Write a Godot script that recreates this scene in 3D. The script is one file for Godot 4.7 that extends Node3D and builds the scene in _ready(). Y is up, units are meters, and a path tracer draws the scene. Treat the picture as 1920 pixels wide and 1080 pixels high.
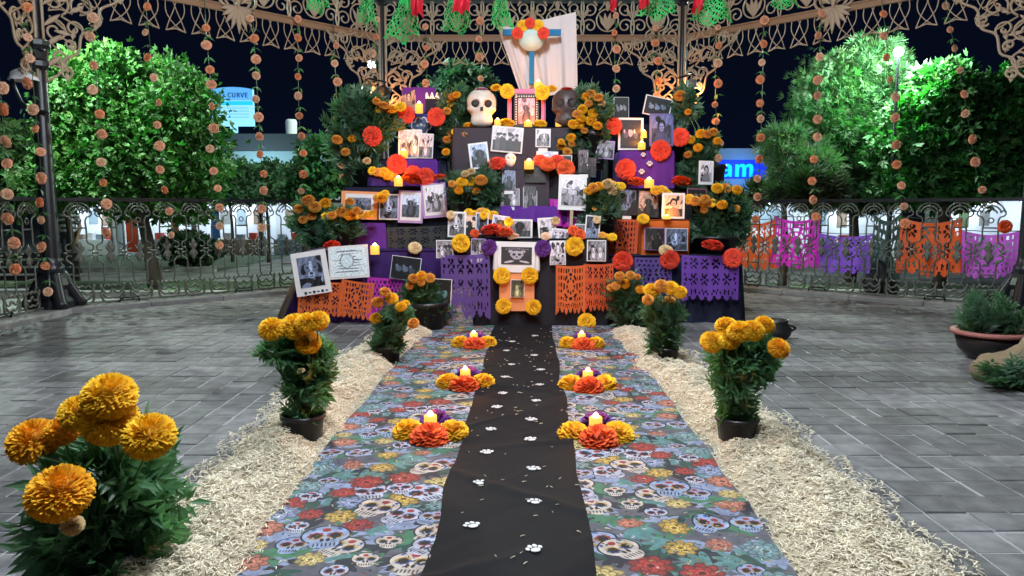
extends Node3D
# A night-time altar of offerings inside an iron bandstand: marigolds, photographs, candles, a fabric runner and rice.
const LENS := 1387.0      # focal length of the photograph in its own pixels (1920 wide)
const PITCH := 0.1077
const EYE := 0.9
var rng := RandomNumberGenerator.new()
var used := {}
var M := {}
var HEADS: Array[Mesh] = []
var LOWHEADS: Array[Mesh] = []
var PAPER: Array[Mesh] = []
var LEAVES: Array[Mesh] = []
var NOISE := FastNoiseLite.new()

# ---------- finding places ----------
func ray(px: float, py: float) -> Vector3:
	var ry := (540.0 - py) / LENS
	return Vector3((px - 960.0) / LENS, -sin(PITCH) + ry * cos(PITCH), -cos(PITCH) - ry * sin(PITCH))
func W(px: float, py: float, d: float) -> Vector3:
	var r := ray(px, py)
	return Vector3(0, EYE, 0) + r * (d / -r.z)
func G(px: float, py: float, h := 0.0) -> Vector3:
	var r := ray(px, py)
	return Vector3(0, EYE, 0) + r * ((h - EYE) / r.y)
func on_plane(px: float, py: float, o: Vector3, n: Vector3) -> Vector3:
	var r := ray(px, py)
	var e := Vector3(0, EYE, 0)
	return e + r * ((o - e).dot(n) / r.dot(n))
func m_at(pix: float, d: float) -> float:
	return pix * d / LENS
func R(a: float, b: float) -> float:
	return rng.randf_range(a, b)

# ---------- nodes ----------
func numbered(parent: Node, called: String) -> String:
	var key := str(parent.get_instance_id()) + called
	var k: int = used.get(key, 0)
	used[key] = k + 1
	return called if k == 0 else "%s_%03d" % [called, k]
func tag(o: Node, label: String, category: String, group := "") -> Node:
	o.set_meta("label", label)
	o.set_meta("category", category)
	if group != "":
		o.set_meta("group", group)
	return o
func thing(called: String, label: String, category: String, at := Vector3.ZERO, group := "") -> Node3D:
	var o := Node3D.new()
	o.name = numbered(self, called)
	add_child(o)
	o.position = at
	tag(o, label, category, group)
	return o
func part(parent: Node, called: String, mesh: Mesh, m: Material, xf := Transform3D.IDENTITY) -> MeshInstance3D:
	var o := MeshInstance3D.new()
	o.name = numbered(parent, called)
	o.mesh = mesh
	o.material_override = m
	o.transform = xf
	parent.add_child(o, true)
	return o
func struct(called: String, mesh: Mesh, m: Material, xf := Transform3D.IDENTITY) -> MeshInstance3D:
	var o := part(self, called, mesh, m, xf)
	o.set_meta("kind", "structure")
	return o
func stuff(o: Node) -> void:
	o.set_meta("kind", "stuff")
func copy(o: Node3D, called: String, label: String) -> Node3D:
	var c: Node3D = o.duplicate()
	c.name = numbered(self, called)
	add_child(c)
	c.set_meta("label", label)
	return c
func multi(parent: Node, called: String, mesh: Mesh, m: Material, xs: Array, cols: Array = []) -> MultiMeshInstance3D:
	var mm := MultiMesh.new()
	mm.transform_format = MultiMesh.TRANSFORM_3D
	mm.use_colors = cols.size() > 0
	mm.mesh = mesh
	mm.instance_count = xs.size()
	for i in xs.size():
		mm.set_instance_transform(i, xs[i])
		if cols.size() > 0:
			mm.set_instance_color(i, cols[i])
	var o := MultiMeshInstance3D.new()
	o.name = numbered(parent, called)
	o.multimesh = mm
	o.material_override = m
	parent.add_child(o, true)
	stuff(o)
	return o
func omni(parent: Node, at: Vector3, c: Color, e: float, size := 0.05) -> void:
	var l := OmniLight3D.new()
	l.name = numbered(parent, "glow_light")
	l.position = at
	l.light_color = c
	l.light_energy = e
	l.light_size = size
	l.omni_range = 40.0
	l.omni_attenuation = 2.0
	l.shadow_enabled = true
	parent.add_child(l)

# ---------- shapes ----------
func S(smooth := true) -> SurfaceTool:
	var st := SurfaceTool.new()
	st.begin(Mesh.PRIMITIVE_TRIANGLES)
	st.set_smooth_group(0 if smooth else -1)
	return st
func done(st: SurfaceTool) -> ArrayMesh:
	st.generate_normals()
	return st.commit()
func v(st: SurfaceTool, p: Vector3, uv := Vector2.ZERO) -> void:
	st.set_uv(uv)
	st.add_vertex(p)
func quad(st: SurfaceTool, a: Vector3, b: Vector3, c: Vector3, d: Vector3) -> void:
	# a b c d run clockwise seen from the front: bottom left, top left, top right, bottom right
	v(st, a, Vector2(0, 1)); v(st, b, Vector2(0, 0)); v(st, c, Vector2(1, 0))
	v(st, a, Vector2(0, 1)); v(st, c, Vector2(1, 0)); v(st, d, Vector2(1, 1))
func box(st: SurfaceTool, c: Vector3, s: Vector3, b := Basis.IDENTITY) -> void:
	st.set_smooth_group(-1)
	var h := s / 2.0
	var p: Array[Vector3] = []
	for i in 8:
		p.append(c + b * Vector3(h.x * (1 if i & 1 else -1), h.y * (1 if i & 2 else -1), h.z * (1 if i & 4 else -1)))
	quad(st, p[4], p[6], p[7], p[5])
	quad(st, p[1], p[3], p[2], p[0])
	quad(st, p[5], p[7], p[3], p[1])
	quad(st, p[0], p[2], p[6], p[4])
	quad(st, p[6], p[2], p[3], p[7])
	quad(st, p[0], p[4], p[5], p[1])
func boxmesh(s: Vector3, c := Vector3.ZERO) -> ArrayMesh:
	var st := S(false)
	box(st, c, s)
	return done(st)
func chamfer(st: SurfaceTool, c: Vector3, s: Vector3, r: float) -> void:
	# a slab whose top edge is bevelled
	st.set_smooth_group(-1)
	var h := s / 2.0
	var lo := c.y - h.y
	var mid := c.y + h.y - r
	var rings := [[h.x, h.z, lo], [h.x, h.z, mid], [h.x - r, h.z - r, c.y + h.y]]
	var pts := []
	for g in rings:
		pts.append([Vector3(c.x - g[0], g[2], c.z + g[1]), Vector3(c.x + g[0], g[2], c.z + g[1]), Vector3(c.x + g[0], g[2], c.z - g[1]), Vector3(c.x - g[0], g[2], c.z - g[1])])
	for k in 2:
		for i in 4:
			quad(st, pts[k][i], pts[k + 1][i], pts[k + 1][(i + 1) % 4], pts[k][(i + 1) % 4])
	quad(st, pts[2][0], pts[2][3], pts[2][2], pts[2][1])
func tube(st: SurfaceTool, pts: Array, r0: float, r1 := -1.0, sides := 5, flat := 1.0) -> void:
	st.set_smooth_group(0)
	if r1 < 0.0:
		r1 = r0
	var n := pts.size()
	var rings := []
	var up := Vector3(0.03, 0.02, 1.0).normalized()
	for i in n:
		var t: Vector3 = (pts[mini(i + 1, n - 1)] - pts[maxi(i - 1, 0)]).normalized()
		var side := t.cross(up)
		if side.length() < 0.1:
			side = t.cross(Vector3(1, 0.1, 0))
		side = side.normalized()
		var other := side.cross(t).normalized()
		var r: float = lerpf(r0, r1, float(i) / maxf(1.0, n - 1))
		var ring := []
		for k in sides:
			var a := TAU * k / sides
			ring.append(pts[i] + side * cos(a) * r + other * sin(a) * r * flat)
		rings.append(ring)
	for i in n - 1:
		for k in sides:
			var l := (k + 1) % sides
			quad(st, rings[i][k], rings[i + 1][k], rings[i + 1][l], rings[i][l])
	for e in [0, n - 1]:
		for k in range(1, sides - 1):
			var q: Array = rings[e]
			if e == 0:
				v(st, q[0]); v(st, q[k]); v(st, q[k + 1])
			else:
				v(st, q[0]); v(st, q[k + 1]); v(st, q[k])
func lathe(st: SurfaceTool, prof: Array, seg := 16, at := Vector3.ZERO, smooth := true) -> void:
	st.set_smooth_group(0 if smooth else -1)
	for i in prof.size() - 1:
		for k in seg:
			var a := TAU * k / seg
			var b := TAU * (k + 1) / seg
			var p: Vector2 = prof[i]
			var q: Vector2 = prof[i + 1]
			quad(st, at + Vector3(cos(b) * p.x, p.y, sin(b) * p.x), at + Vector3(cos(b) * q.x, q.y, sin(b) * q.x), at + Vector3(cos(a) * q.x, q.y, sin(a) * q.x), at + Vector3(cos(a) * p.x, p.y, sin(a) * p.x))
func lathemesh(prof: Array, seg := 16, smooth := true) -> ArrayMesh:
	var st := S()
	lathe(st, prof, seg, Vector3.ZERO, smooth)
	return done(st)
func spiral(c: Vector2, r0: float, r1: float, a0: float, turn: float, n := 14) -> Array:
	var out := []
	for i in n + 1:
		var t := float(i) / n
		var r := lerpf(r0, r1, t)
		var a := a0 + turn * t
		out.append(Vector3(c.x + cos(a) * r, c.y + sin(a) * r, 0))
	return out
func curve(ps: Array, n := 12) -> Array:
	# smooth line through points given as Vector2 or Vector3
	var c := Curve3D.new()
	var q := []
	for p in ps:
		q.append(Vector3(p.x, p.y, 0) if p is Vector2 else p)
	for i in q.size():
		var t: Vector3 = (q[mini(i + 1, q.size() - 1)] - q[maxi(i - 1, 0)]) / 5.0
		c.add_point(q[i], -t, t)
	var out := []
	for i in n + 1:
		out.append(c.sample_baked(c.get_baked_length() * i / n, true))
	return out
func ribbon_leaf(st: SurfaceTool, base: Vector3, dir: Vector3, nrm: Vector3, l: float, w: float, droop := 0.2) -> void:
	st.set_smooth_group(-1)
	var s := dir.cross(nrm).normalized() * w / 2.0
	var mid := base + dir * l * 0.45 - nrm * w * 0.12
	var tip := base + dir * l - nrm * l * droop
	v(st, base); v(st, mid - s + nrm * w * 0.15); v(st, mid)
	v(st, mid - s + nrm * w * 0.15); v(st, tip); v(st, mid)
	v(st, base); v(st, mid); v(st, mid + s + nrm * w * 0.15)
	v(st, mid); v(st, tip); v(st, mid + s + nrm * w * 0.15)
func pinnate(seed_: int, pairs: int, wide: float) -> ArrayMesh:
	# a feathery marigold leaf one unit long, growing along +Y
	rng.seed = seed_
	var st := S(false)
	var y0 := 0.0
	for i in pairs:
		var t := (i + 0.6) / pairs
		var l := wide * (0.35 + 1.1 * sin(PI * clampf(t * 0.85 + 0.1, 0, 1)))
		for sd in [-1.0, 1.0]:
			var d := Vector3(sd * R(0.75, 0.95), R(0.5, 0.75), R(-0.2, 0.25)).normalized()
			ribbon_leaf(st, Vector3(0, t * 0.86 + y0, 0.10 * sin(t * 2.4)), d, Vector3(0, 0.1, 1).normalized(), l * R(0.85, 1.15), l * 0.30, 0.22)
	ribbon_leaf(st, Vector3(0, 0.84, 0.09), Vector3(0, 1, -0.1).normalized(), Vector3(0, 0.1, 1).normalized(), wide * 0.95, wide * 0.26)
	ribbon_leaf(st, Vector3.ZERO, Vector3(0, 1, 0.06).normalized(), Vector3(0, 0, 1), 0.9, 0.022, 0.0)
	return done(st)
func petal_ball(seed_: int, n: int, pw: float, pl: float, squash: float, low: float, curl: float, teeth := 3) -> ArrayMesh:
	# a flower head of radius about one, dome up +Y, made of ruffled petals
	rng.seed = seed_
	var st := S()
	var g := PI * (3.0 - sqrt(5.0))
	for i in n:
		var y := lerpf(1.0, low, (i + 0.5) / n)
		var r := sqrt(maxf(0.0, 1.0 - y * y))
		var a := g * i + R(-0.12, 0.12)
		var nrm := Vector3(cos(a) * r, y, sin(a) * r).normalized()
		var along := (Vector3(0, -0.6, 0) + nrm * 0.5 + Vector3(R(-1, 1), R(-1, 1), R(-1, 1)) * 0.35)
		along = (along - nrm * along.dot(nrm)).normalized()
		var side := nrm.cross(along)
		var k := R(0.85, 1.15)
		var b := nrm * R(0.60, 0.70)
		st.set_smooth_group(-1)
		var outer := []
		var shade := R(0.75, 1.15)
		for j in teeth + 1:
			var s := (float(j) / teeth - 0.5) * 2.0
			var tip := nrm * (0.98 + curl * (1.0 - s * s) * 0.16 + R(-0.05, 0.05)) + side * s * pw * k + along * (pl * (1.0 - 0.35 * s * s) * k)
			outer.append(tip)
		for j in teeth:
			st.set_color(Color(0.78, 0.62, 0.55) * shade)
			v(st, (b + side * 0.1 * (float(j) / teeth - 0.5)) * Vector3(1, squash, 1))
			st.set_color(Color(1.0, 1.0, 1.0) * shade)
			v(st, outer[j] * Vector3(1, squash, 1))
			v(st, outer[j + 1] * Vector3(1, squash, 1))
	st.set_smooth_group(0)
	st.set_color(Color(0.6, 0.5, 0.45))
	var prof := []
	for i in 8:
		var t := lerpf(PI * 0.5, -PI * 0.42, i / 7.0)
		prof.append(Vector2(cos(t) * 0.74, sin(t) * 0.74 * squash))
	prof.reverse()
	lathe(st, prof, 12)
	return done(st)
func sheet(f: Callable, nx: int, ny: int, holes = null) -> ArrayMesh:
	# a thin curved sheet f(u, v), v down; holes(u, v) leaves cells out
	var st := S()
	var p := []
	for j in ny + 1:
		for i in nx + 1:
			p.append(f.call(float(i) / nx, float(j) / ny))
	for j in ny:
		for i in nx:
			if holes != null and holes.call((i + 0.5) / nx, (j + 0.5) / ny):
				continue
			var a: Vector3 = p[(j + 1) * (nx + 1) + i]
			var b: Vector3 = p[j * (nx + 1) + i]
			var c: Vector3 = p[j * (nx + 1) + i + 1]
			var d: Vector3 = p[(j + 1) * (nx + 1) + i + 1]
			var ua := Vector2(float(i) / nx, float(j + 1) / ny)
			var uc := Vector2(float(i + 1) / nx, float(j) / ny)
			v(st, a, ua); v(st, b, Vector2(ua.x, uc.y)); v(st, c, uc)
			v(st, a, ua); v(st, c, uc); v(st, d, Vector2(uc.x, ua.y))
	return done(st)
func picado_holes(kind: int) -> Callable:
	return func(u: float, w: float) -> bool:
		var e := minf(minf(u, 1.0 - u), w)
		if e < 0.055 or w > 0.93 and fmod(u * 7.0, 1.0) < 0.0:
			return false
		if w > 0.86:
			return absf(fmod(u * 7.0, 1.0) - 0.5) > 0.5 - (w - 0.86) * 3.4
		if w > 0.78:
			return absf(fmod(u * 14.0, 1.0) - 0.5) < 0.2 and w < 0.84
		var x := absf(u - 0.5) * 2.0
		if kind == 0:      # diamonds
			return fposmod(x * 5.0 + w * 5.0, 1.0) > 0.42 and fposmod(x * 5.0 - w * 5.0, 1.0) > 0.42
		if kind == 1:      # rosettes
			var q := Vector2(fposmod(x * 2.6, 1.0) - 0.5, fposmod(w * 2.9, 1.0) - 0.5)
			var r := q.length()
			return r > 0.1 and r < 0.42 and cos(q.angle() * 6.0) > -0.1
		if kind == 2:      # a big medallion with petals
			var p2 := Vector2(x * 0.6, w - 0.42)
			var rr := p2.length()
			if rr < 0.3:
				return rr > 0.06 and sin(rr * 55.0) > -0.1 and cos(p2.angle() * 8.0) > -0.35
			return fposmod(x * 6.0, 1.0) > 0.5 and fposmod(w * 7.0, 1.0) > 0.45
		return fposmod(x * 4.0 + sin(w * 20.0) * 0.25, 1.0) > 0.55 and fposmod(w * 8.0, 1.0) > 0.35
func picado_mesh(w: float, h: float, kind: int, wave := 0.012, ph := 0.0, sag := 0.02) -> ArrayMesh:
	var f := func(u: float, t: float) -> Vector3:
		return Vector3((u - 0.5) * w, -t * h * (1.0 + 0.02 * sin(u * 17.0 + ph)) - sag * h * sin(u * PI), wave * sin(u * 9.0 + ph + t * 2.0) * (0.3 + t) + 0.004)
	return sheet(f, 42, 34, picado_holes(kind))
func drape_mesh(w: float, h: float, dp: float, folds: float, amp: float, ph := 0.0) -> ArrayMesh:
	# a cloth hanging over a box: top, then front and both ends with folds that open downwards; origin at the middle of the front foot
	var st := S()
	var path := []
	var n := 64
	var total := w + 2.0 * dp
	for i in n + 1:
		var s := total * i / n
		if s < dp:
			path.append([Vector3(-w / 2, 0, -dp + s), Vector3(-1, 0, 0), s])
		elif s < dp + w:
			path.append([Vector3(-w / 2 + s - dp, 0, 0), Vector3(0, 0, 1), s])
		else:
			path.append([Vector3(w / 2, 0, -(s - dp - w)), Vector3(1, 0, 0), s])
	var rows := 10
	var grid := []
	for j in rows + 1:
		var t := float(j) / rows
		var row := []
		for i in n + 1:
			var q: Array = path[i]
			var s: float = q[2]
			var fold := sin(s * folds + ph) * 0.6 + sin(s * folds * 2.3 + ph * 2.0 + t) * 0.4
			var off := amp * pow(t, 0.8) * (fold + 0.6) - (0.012 if j == 0 else 0.0)
			row.append(q[0] + q[1] * off + Vector3(0, h * (1.0 - t) - (0.004 if j == 1 else 0.0), 0))
		grid.append(row)
	for j in rows:
		for i in n:
			quad(st, grid[j + 1][i], grid[j][i], grid[j][i + 1], grid[j + 1][i + 1])
	st.set_smooth_group(-1)
	quad(st, Vector3(-w / 2, h, 0), Vector3(-w / 2, h, -dp), Vector3(w / 2, h, -dp), Vector3(w / 2, h, 0))
	quad(st, Vector3(w / 2, 0, -dp), Vector3(w / 2, h, -dp), Vector3(-w / 2, h, -dp), Vector3(-w / 2, 0, -dp))
	return done(st)
func nets(f: Callable, lo: Vector3, hi: Vector3, c: float, tint = null) -> ArrayMesh:
	# surface nets over a distance field
	var n := Vector3i(((hi - lo) / c).ceil()) + Vector3i.ONE
	var val := PackedFloat32Array()
	val.resize(n.x * n.y * n.z)
	var at := 0
	for z in n.z:
		for y in n.y:
			for x in n.x:
				val[at] = f.call(lo + Vector3(x, y, z) * c)
				at += 1
	var st := SurfaceTool.new()
	st.begin(Mesh.PRIMITIVE_TRIANGLES)
	st.set_smooth_group(0)
	var num := {}
	var count := 0
	var step := [1, n.x, n.x * n.y]
	for z in n.z - 1:
		for y in n.y - 1:
			for x in n.x - 1:
				var b := x + y * n.x + z * n.x * n.y
				var s := Vector3.ZERO
				var k := 0
				for e in EDGES:
					var ca: int = e[0]
					var cb: int = e[1]
					var va := val[b + (ca & 1) + (ca >> 1 & 1) * n.x + (ca >> 2) * n.x * n.y]
					var vb := val[b + (cb & 1) + (cb >> 1 & 1) * n.x + (cb >> 2) * n.x * n.y]
					if (va < 0.0) != (vb < 0.0):
						var t := va / (va - vb)
						s += Vector3(ca & 1, ca >> 1 & 1, ca >> 2).lerp(Vector3(cb & 1, cb >> 1 & 1, cb >> 2), t)
						k += 1
				if k > 0:
					var p := lo + (Vector3(x, y, z) + s / k) * c
					if tint != null:
						st.set_color(tint.call(p))
					st.add_vertex(p)
					num[b] = count
					count += 1
	for z in range(1, n.z - 1):
		for y in range(1, n.y - 1):
			for x in range(1, n.x - 1):
				var b := x + y * n.x + z * n.x * n.y
				for ax in 3:
					var va := val[b]
					var vb := val[b + step[ax]]
					if (va < 0.0) == (vb < 0.0):
						continue
					var s1: int = step[(ax + 1) % 3]
					var s2: int = step[(ax + 2) % 3]
					var q := [b, b - s1, b - s1 - s2, b - s2]
					if va < 0.0:
						q.reverse()
					for i in [0, 1, 2, 0, 2, 3]:
						st.add_index(num[q[i]])
	st.generate_normals()
	return st.commit()
const EDGES := [[0, 1], [2, 3], [4, 5], [6, 7], [0, 2], [1, 3], [4, 6], [5, 7], [0, 4], [1, 5], [2, 6], [3, 7]]
func smin(a: float, b: float, k: float) -> float:
	var h := maxf(k - absf(a - b), 0.0) / k
	return minf(a, b) - h * h * k * 0.25
func capsule(p: Vector3, a: Vector3, b: Vector3, ra: float, rb: float) -> float:
	var t := clampf((p - a).dot(b - a) / (b - a).length_squared(), 0.0, 1.0)
	return p.distance_to(a.lerp(b, t)) - lerpf(ra, rb, t)
func ell(p: Vector3, c: Vector3, r: Vector3) -> float:
	var q := (p - c) / r
	return (q.length() - 1.0) * minf(r.x, minf(r.y, r.z))

# ---------- materials ----------
func lin(r: float, g: float, b: float) -> Color:
	return Color(r, g, b).linear_to_srgb()
func mat(key: String, r: float, g: float, b: float, rough := 0.7, metal := 0.0) -> StandardMaterial3D:
	var m := StandardMaterial3D.new()
	m.resource_name = key
	m.albedo_color = lin(r, g, b)
	m.roughness = rough
	m.metallic = metal
	m.cull_mode = BaseMaterial3D.CULL_DISABLED
	M[key] = m
	return m
func noise_tex(f: float, oct: int, seed_: int, a: Color, b: Color, size := 512) -> NoiseTexture2D:
	var n := FastNoiseLite.new()
	n.frequency = f
	n.fractal_octaves = oct
	n.seed = seed_
	var t := NoiseTexture2D.new()
	t.width = size
	t.height = size
	t.seamless = true
	t.noise = n
	var g := Gradient.new()
	g.set_color(0, a)
	g.set_color(1, b)
	t.color_ramp = g
	return t
func grain(m: StandardMaterial3D, t: Texture2D, scale: float, bump := 0.0, hm: Texture2D = null) -> void:
	m.albedo_texture = t
	m.uv1_triplanar = true
	m.uv1_world_triplanar = true
	m.uv1_scale = Vector3.ONE * scale
	if bump > 0.0:
		m.heightmap_enabled = true
		m.heightmap_texture = hm if hm else t
		m.heightmap_scale = bump
func leafy(key: String, r: float, g: float, b: float, back := 0.5) -> StandardMaterial3D:
	var m := mat(key, r, g, b, 0.5)
	m.backlight_enabled = true
	m.backlight = lin(back * 0.35, back, back * 0.3)
	return m
func make_materials() -> void:
	var spots := noise_tex(0.012, 4, 3, Color(0.62, 0.62, 0.62), Color(1, 1, 1))
	var fine := noise_tex(0.06, 3, 9, Color(0.7, 0.7, 0.7), Color(1, 1, 1))
	for k in 6:
		var t: float = [1.0, 0.82, 1.16, 0.9, 1.28, 0.72][k]
		grain(mat("stone%d" % k, 0.185 * t, 0.19 * t, 0.202 * t, 0.75), spots, 1.3, 0.25, fine)
	var many := mat("stone_many", 1, 1, 1, 0.8)
	many.vertex_color_use_as_albedo = true
	grain(many, spots, 1.3, 0.25, fine)
	grain(mat("joint", 0.42, 0.44, 0.46, 0.9), fine, 4.0)
	grain(mat("kerb", 0.33, 0.33, 0.33, 0.8), spots, 0.9, 0.2, fine)
	grain(mat("plaza", 0.36, 0.37, 0.36, 0.85), spots, 0.15)
	grain(mat("lawn", 0.11, 0.18, 0.08, 0.9), fine, 1.0)
	grain(mat("path", 0.4, 0.4, 0.38, 0.85), spots, 0.3)
	grain(mat("iron_pale", 0.64, 0.48, 0.33, 0.55, 0.0), fine, 6.0, 0.1)
	grain(mat("iron_rail", 0.17, 0.175, 0.15, 0.5, 0.2), fine, 6.0, 0.1)
	grain(mat("rust", 0.46, 0.27, 0.15, 0.65), fine, 5.0, 0.1)  # brown valance band; its colour is raised to carry warm lamp glow
	grain(mat("iron_dark", 0.018, 0.022, 0.03, 0.35, 0.2), fine, 5.0)
	grain(mat("beam", 0.10, 0.15, 0.22, 0.45), spots, 2.0)
	mat("ceiling", 0.5, 0.45, 0.40, 0.8)  # out of view; pale, to bounce lamp light down into the bandstand
	var weave := noise_tex(0.2, 2, 21, Color(0.75, 0.75, 0.75), Color(1, 1, 1))
	for a in [["cloth_dark", 0.030, 0.028, 0.036], ["cloth_grey", 0.075, 0.062, 0.078], ["cloth_navy", 0.02, 0.025, 0.05], ["cloth_purple", 0.13, 0.035, 0.30], ["cloth_violet", 0.05, 0.022, 0.13], ["cloth_tan", 0.36, 0.27, 0.20], ["cloth_white", 0.88, 0.83, 0.84], ["sack", 0.30, 0.24, 0.15], ["runner", 0.011, 0.011, 0.014], ["cloth_orange", 0.72, 0.16, 0.03], ["cloth_blue", 0.05, 0.06, 0.24]]:
		var m := mat(a[0], a[1], a[2], a[3], 0.85)
		grain(m, weave, 5.0, 0.06)
		m.metallic_specular = 0.25
	for a in [["paper_red", 0.80, 0.06, 0.025], ["paper_orange", 0.85, 0.115, 0.02], ["paper_yellow", 0.95, 0.56, 0.01], ["paper_violet", 0.11, 0.02, 0.24], ["marigold", 1.0, 0.62, 0.014], ["marigold_deep", 1.0, 0.52, 0.012], ["marigold_dull", 0.84, 0.40, 0.06], ["marigold_pale", 0.78, 0.60, 0.32], ["garland_salmon", 1.0, 0.54, 0.33], ["garland_orange", 1.0, 0.42, 0.20], ["garland_pale", 1.0, 0.66, 0.44]]:
		var m := mat(a[0], a[1], a[2], a[3], 0.8)
		m.vertex_color_use_as_albedo = true
		m.backlight_enabled = true
		m.backlight = Color(0.25, 0.25, 0.25)
	for a in [["tissue_orange", 0.82, 0.17, 0.04], ["tissue_magenta", 0.62, 0.03, 0.48], ["tissue_violet", 0.20, 0.07, 0.48], ["tissue_purple", 0.13, 0.07, 0.30], ["tissue_black", 0.012, 0.02, 0.02], ["tissue_green", 0.03, 0.36, 0.10], ["tissue_red", 0.50, 0.015, 0.04], ["tissue_rust", 0.72, 0.11, 0.03], ["tissue_lilac", 0.50, 0.10, 0.58]]:
		var m := mat(a[0], a[1], a[2], a[3], 0.6)
		m.backlight_enabled = true
		var mx := maxf(a[1], maxf(a[2], maxf(a[3], 0.15))) / 0.7
		m.backlight = lin(a[1] / mx, a[2] / mx, a[3] / mx)
	mat("card_white", 0.74, 0.72, 0.72, 0.6)
	mat("card_black", 0.02, 0.02, 0.022, 0.5)
	mat("card_orange", 0.80, 0.30, 0.12, 0.7)
	mat("card_lilac", 0.40, 0.26, 0.52, 0.7)
	mat("card_rose", 0.55, 0.16, 0.28, 0.6)
	mat("card_blue", 0.10, 0.10, 0.30, 0.6)
	mat("pot_black", 0.012, 0.012, 0.014, 0.42)
	mat("soil", 0.02, 0.014, 0.01, 0.95)
	mat("terracotta", 0.34, 0.13, 0.11, 0.7)
	leafy("leaf", 0.035, 0.105, 0.045, 0.28)
	leafy("leaf_dark", 0.024, 0.068, 0.038, 0.22)
	leafy("stem", 0.06, 0.13, 0.04, 0.2)
	var tl := leafy("tree_leaf", 1, 1, 1, 0.7)
	tl.vertex_color_use_as_albedo = true
	grain(mat("bark", 0.10, 0.075, 0.055, 0.9), noise_tex(0.03, 4, 5, Color(0.45, 0.45, 0.45), Color(1, 1, 1)), 2.0, 0.6)
	var rice := mat("rice", 1, 1, 1, 0.7)
	rice.vertex_color_use_as_albedo = true
	grain(mat("rice_bed", 0.58, 0.50, 0.36, 0.9), fine, 12.0, 0.4)
	mat("bone", 0.66, 0.58, 0.50, 0.45)
	mat("bone_dark", 0.055, 0.04, 0.04, 0.45)
	mat("socket", 0.02, 0.012, 0.012, 0.7)
	mat("pink", 0.62, 0.13, 0.28, 0.5)
	mat("pink_pale", 0.75, 0.40, 0.48, 0.5)
	mat("foil_blue", 0.005, 0.15, 0.34, 0.8)
	mat("paw_white", 0.62, 0.62, 0.64, 0.8)
	mat("paw_blue", 0.03, 0.07, 0.18, 0.6)
	mat("wax", 0.75, 0.62, 0.40, 0.5)
	mat("wood", 0.40, 0.30, 0.20, 0.7)
	mat("metal", 0.30, 0.30, 0.32, 0.4, 0.6)
	mat("wall_blue", 0.24, 0.32, 0.36, 0.85)
	mat("roof_dark", 0.045, 0.05, 0.06, 0.8)
	mat("canvas", 0.78, 0.80, 0.84, 0.7)
	mat("banner_red", 0.62, 0.07, 0.03, 0.7)
	mat("banner_blue", 0.04, 0.16, 0.50, 0.7)
	mat("dark", 0.012, 0.013, 0.015, 0.6)
	var gl := mat("bowl", 0.62, 0.78, 0.72, 0.25)
	gl.backlight_enabled = true
	gl.backlight = Color(0.4, 0.5, 0.45)
	for a in [["flame", 1.0, 0.74, 0.26, 6.0], ["led_candle", 1.0, 0.52, 0.08, 1.15], ["lamp_white", 0.85, 0.95, 1.0, 12.0], ["lamp_warm", 1.0, 0.72, 0.42, 5.0], ["sign_blue", 0.12, 0.45, 0.95, 0.9], ["sign_cyan", 0.015, 0.55, 0.95, 0.95], ["sign_pale", 0.30, 0.70, 0.95, 0.95], ["letter_blue", 0.0, 0.42, 1.0, 1.7], ["letter_back", 0.01, 0.05, 0.9, 0.6], ["front_white", 0.75, 0.85, 1.0, 0.55]]:
		var m := mat(a[0], a[1] * 0.5, a[2] * 0.5, a[3] * 0.5, 0.6)
		m.emission_enabled = true
		m.emission = lin(a[1], a[2], a[3])
		m.emission_energy_multiplier = a[4]

# ---------- the scene ----------
func _ready() -> void:
	rng.seed = 11
	NOISE.seed = 4
	NOISE.frequency = 1.2
	var cam := Camera3D.new()
	cam.name = "camera"
	cam.position = Vector3(0, EYE, 0)
	cam.rotation = Vector3(-PITCH, 0, 0)
	cam.fov = 42.55
	cam.near = 0.05
	cam.far = 400.0
	add_child(cam)
	cam.current = true
	var env := Environment.new()
	env.background_mode = Environment.BG_SKY
	var sm := ProceduralSkyMaterial.new()
	sm.sky_top_color = lin(0.0012, 0.0020, 0.0065)
	sm.sky_horizon_color = lin(0.0022, 0.0042, 0.013)
	sm.ground_bottom_color = lin(0.003, 0.003, 0.004)
	sm.ground_horizon_color = lin(0.0014, 0.002, 0.004)
	sm.sky_curve = 0.2
	var sky := Sky.new()
	sky.sky_material = sm
	env.sky = sky
	env.tonemap_mode = Environment.TONE_MAPPER_LINEAR
	env.tonemap_exposure = 1.0
	env.sdfgi_enabled = true
	env.ssao_enabled = true
	env.ssil_enabled = true
	var we := WorldEnvironment.new()
	we.name = "night_air"
	we.environment = env
	add_child(we)
	var moon := DirectionalLight3D.new()   # the night sky's faint light
	moon.name = "moon_light"
	moon.rotation = Vector3(-0.9, 0.5, 0)
	moon.light_color = Color(0.7, 0.8, 1.0)
	moon.light_energy = 0.02
	moon.light_angular_distance = 4.0
	moon.shadow_enabled = true
	add_child(moon)
	make_materials()
	make_protos()
	build_ground()
	build_kiosk()
	build_town()
	build_trees()
	build_altar()
	build_runner()
	crumbs()
	build_plants()
	build_garlands()
	build_photos()
	build_small()

func make_protos() -> void:
	for k in 4:
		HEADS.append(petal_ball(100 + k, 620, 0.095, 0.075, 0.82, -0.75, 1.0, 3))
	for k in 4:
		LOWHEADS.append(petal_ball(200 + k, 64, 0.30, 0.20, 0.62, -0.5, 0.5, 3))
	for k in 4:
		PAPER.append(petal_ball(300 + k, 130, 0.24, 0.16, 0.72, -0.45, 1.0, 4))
	for k in 3:
		LEAVES.append(pinnate(400 + k, 6, 0.44))

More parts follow.
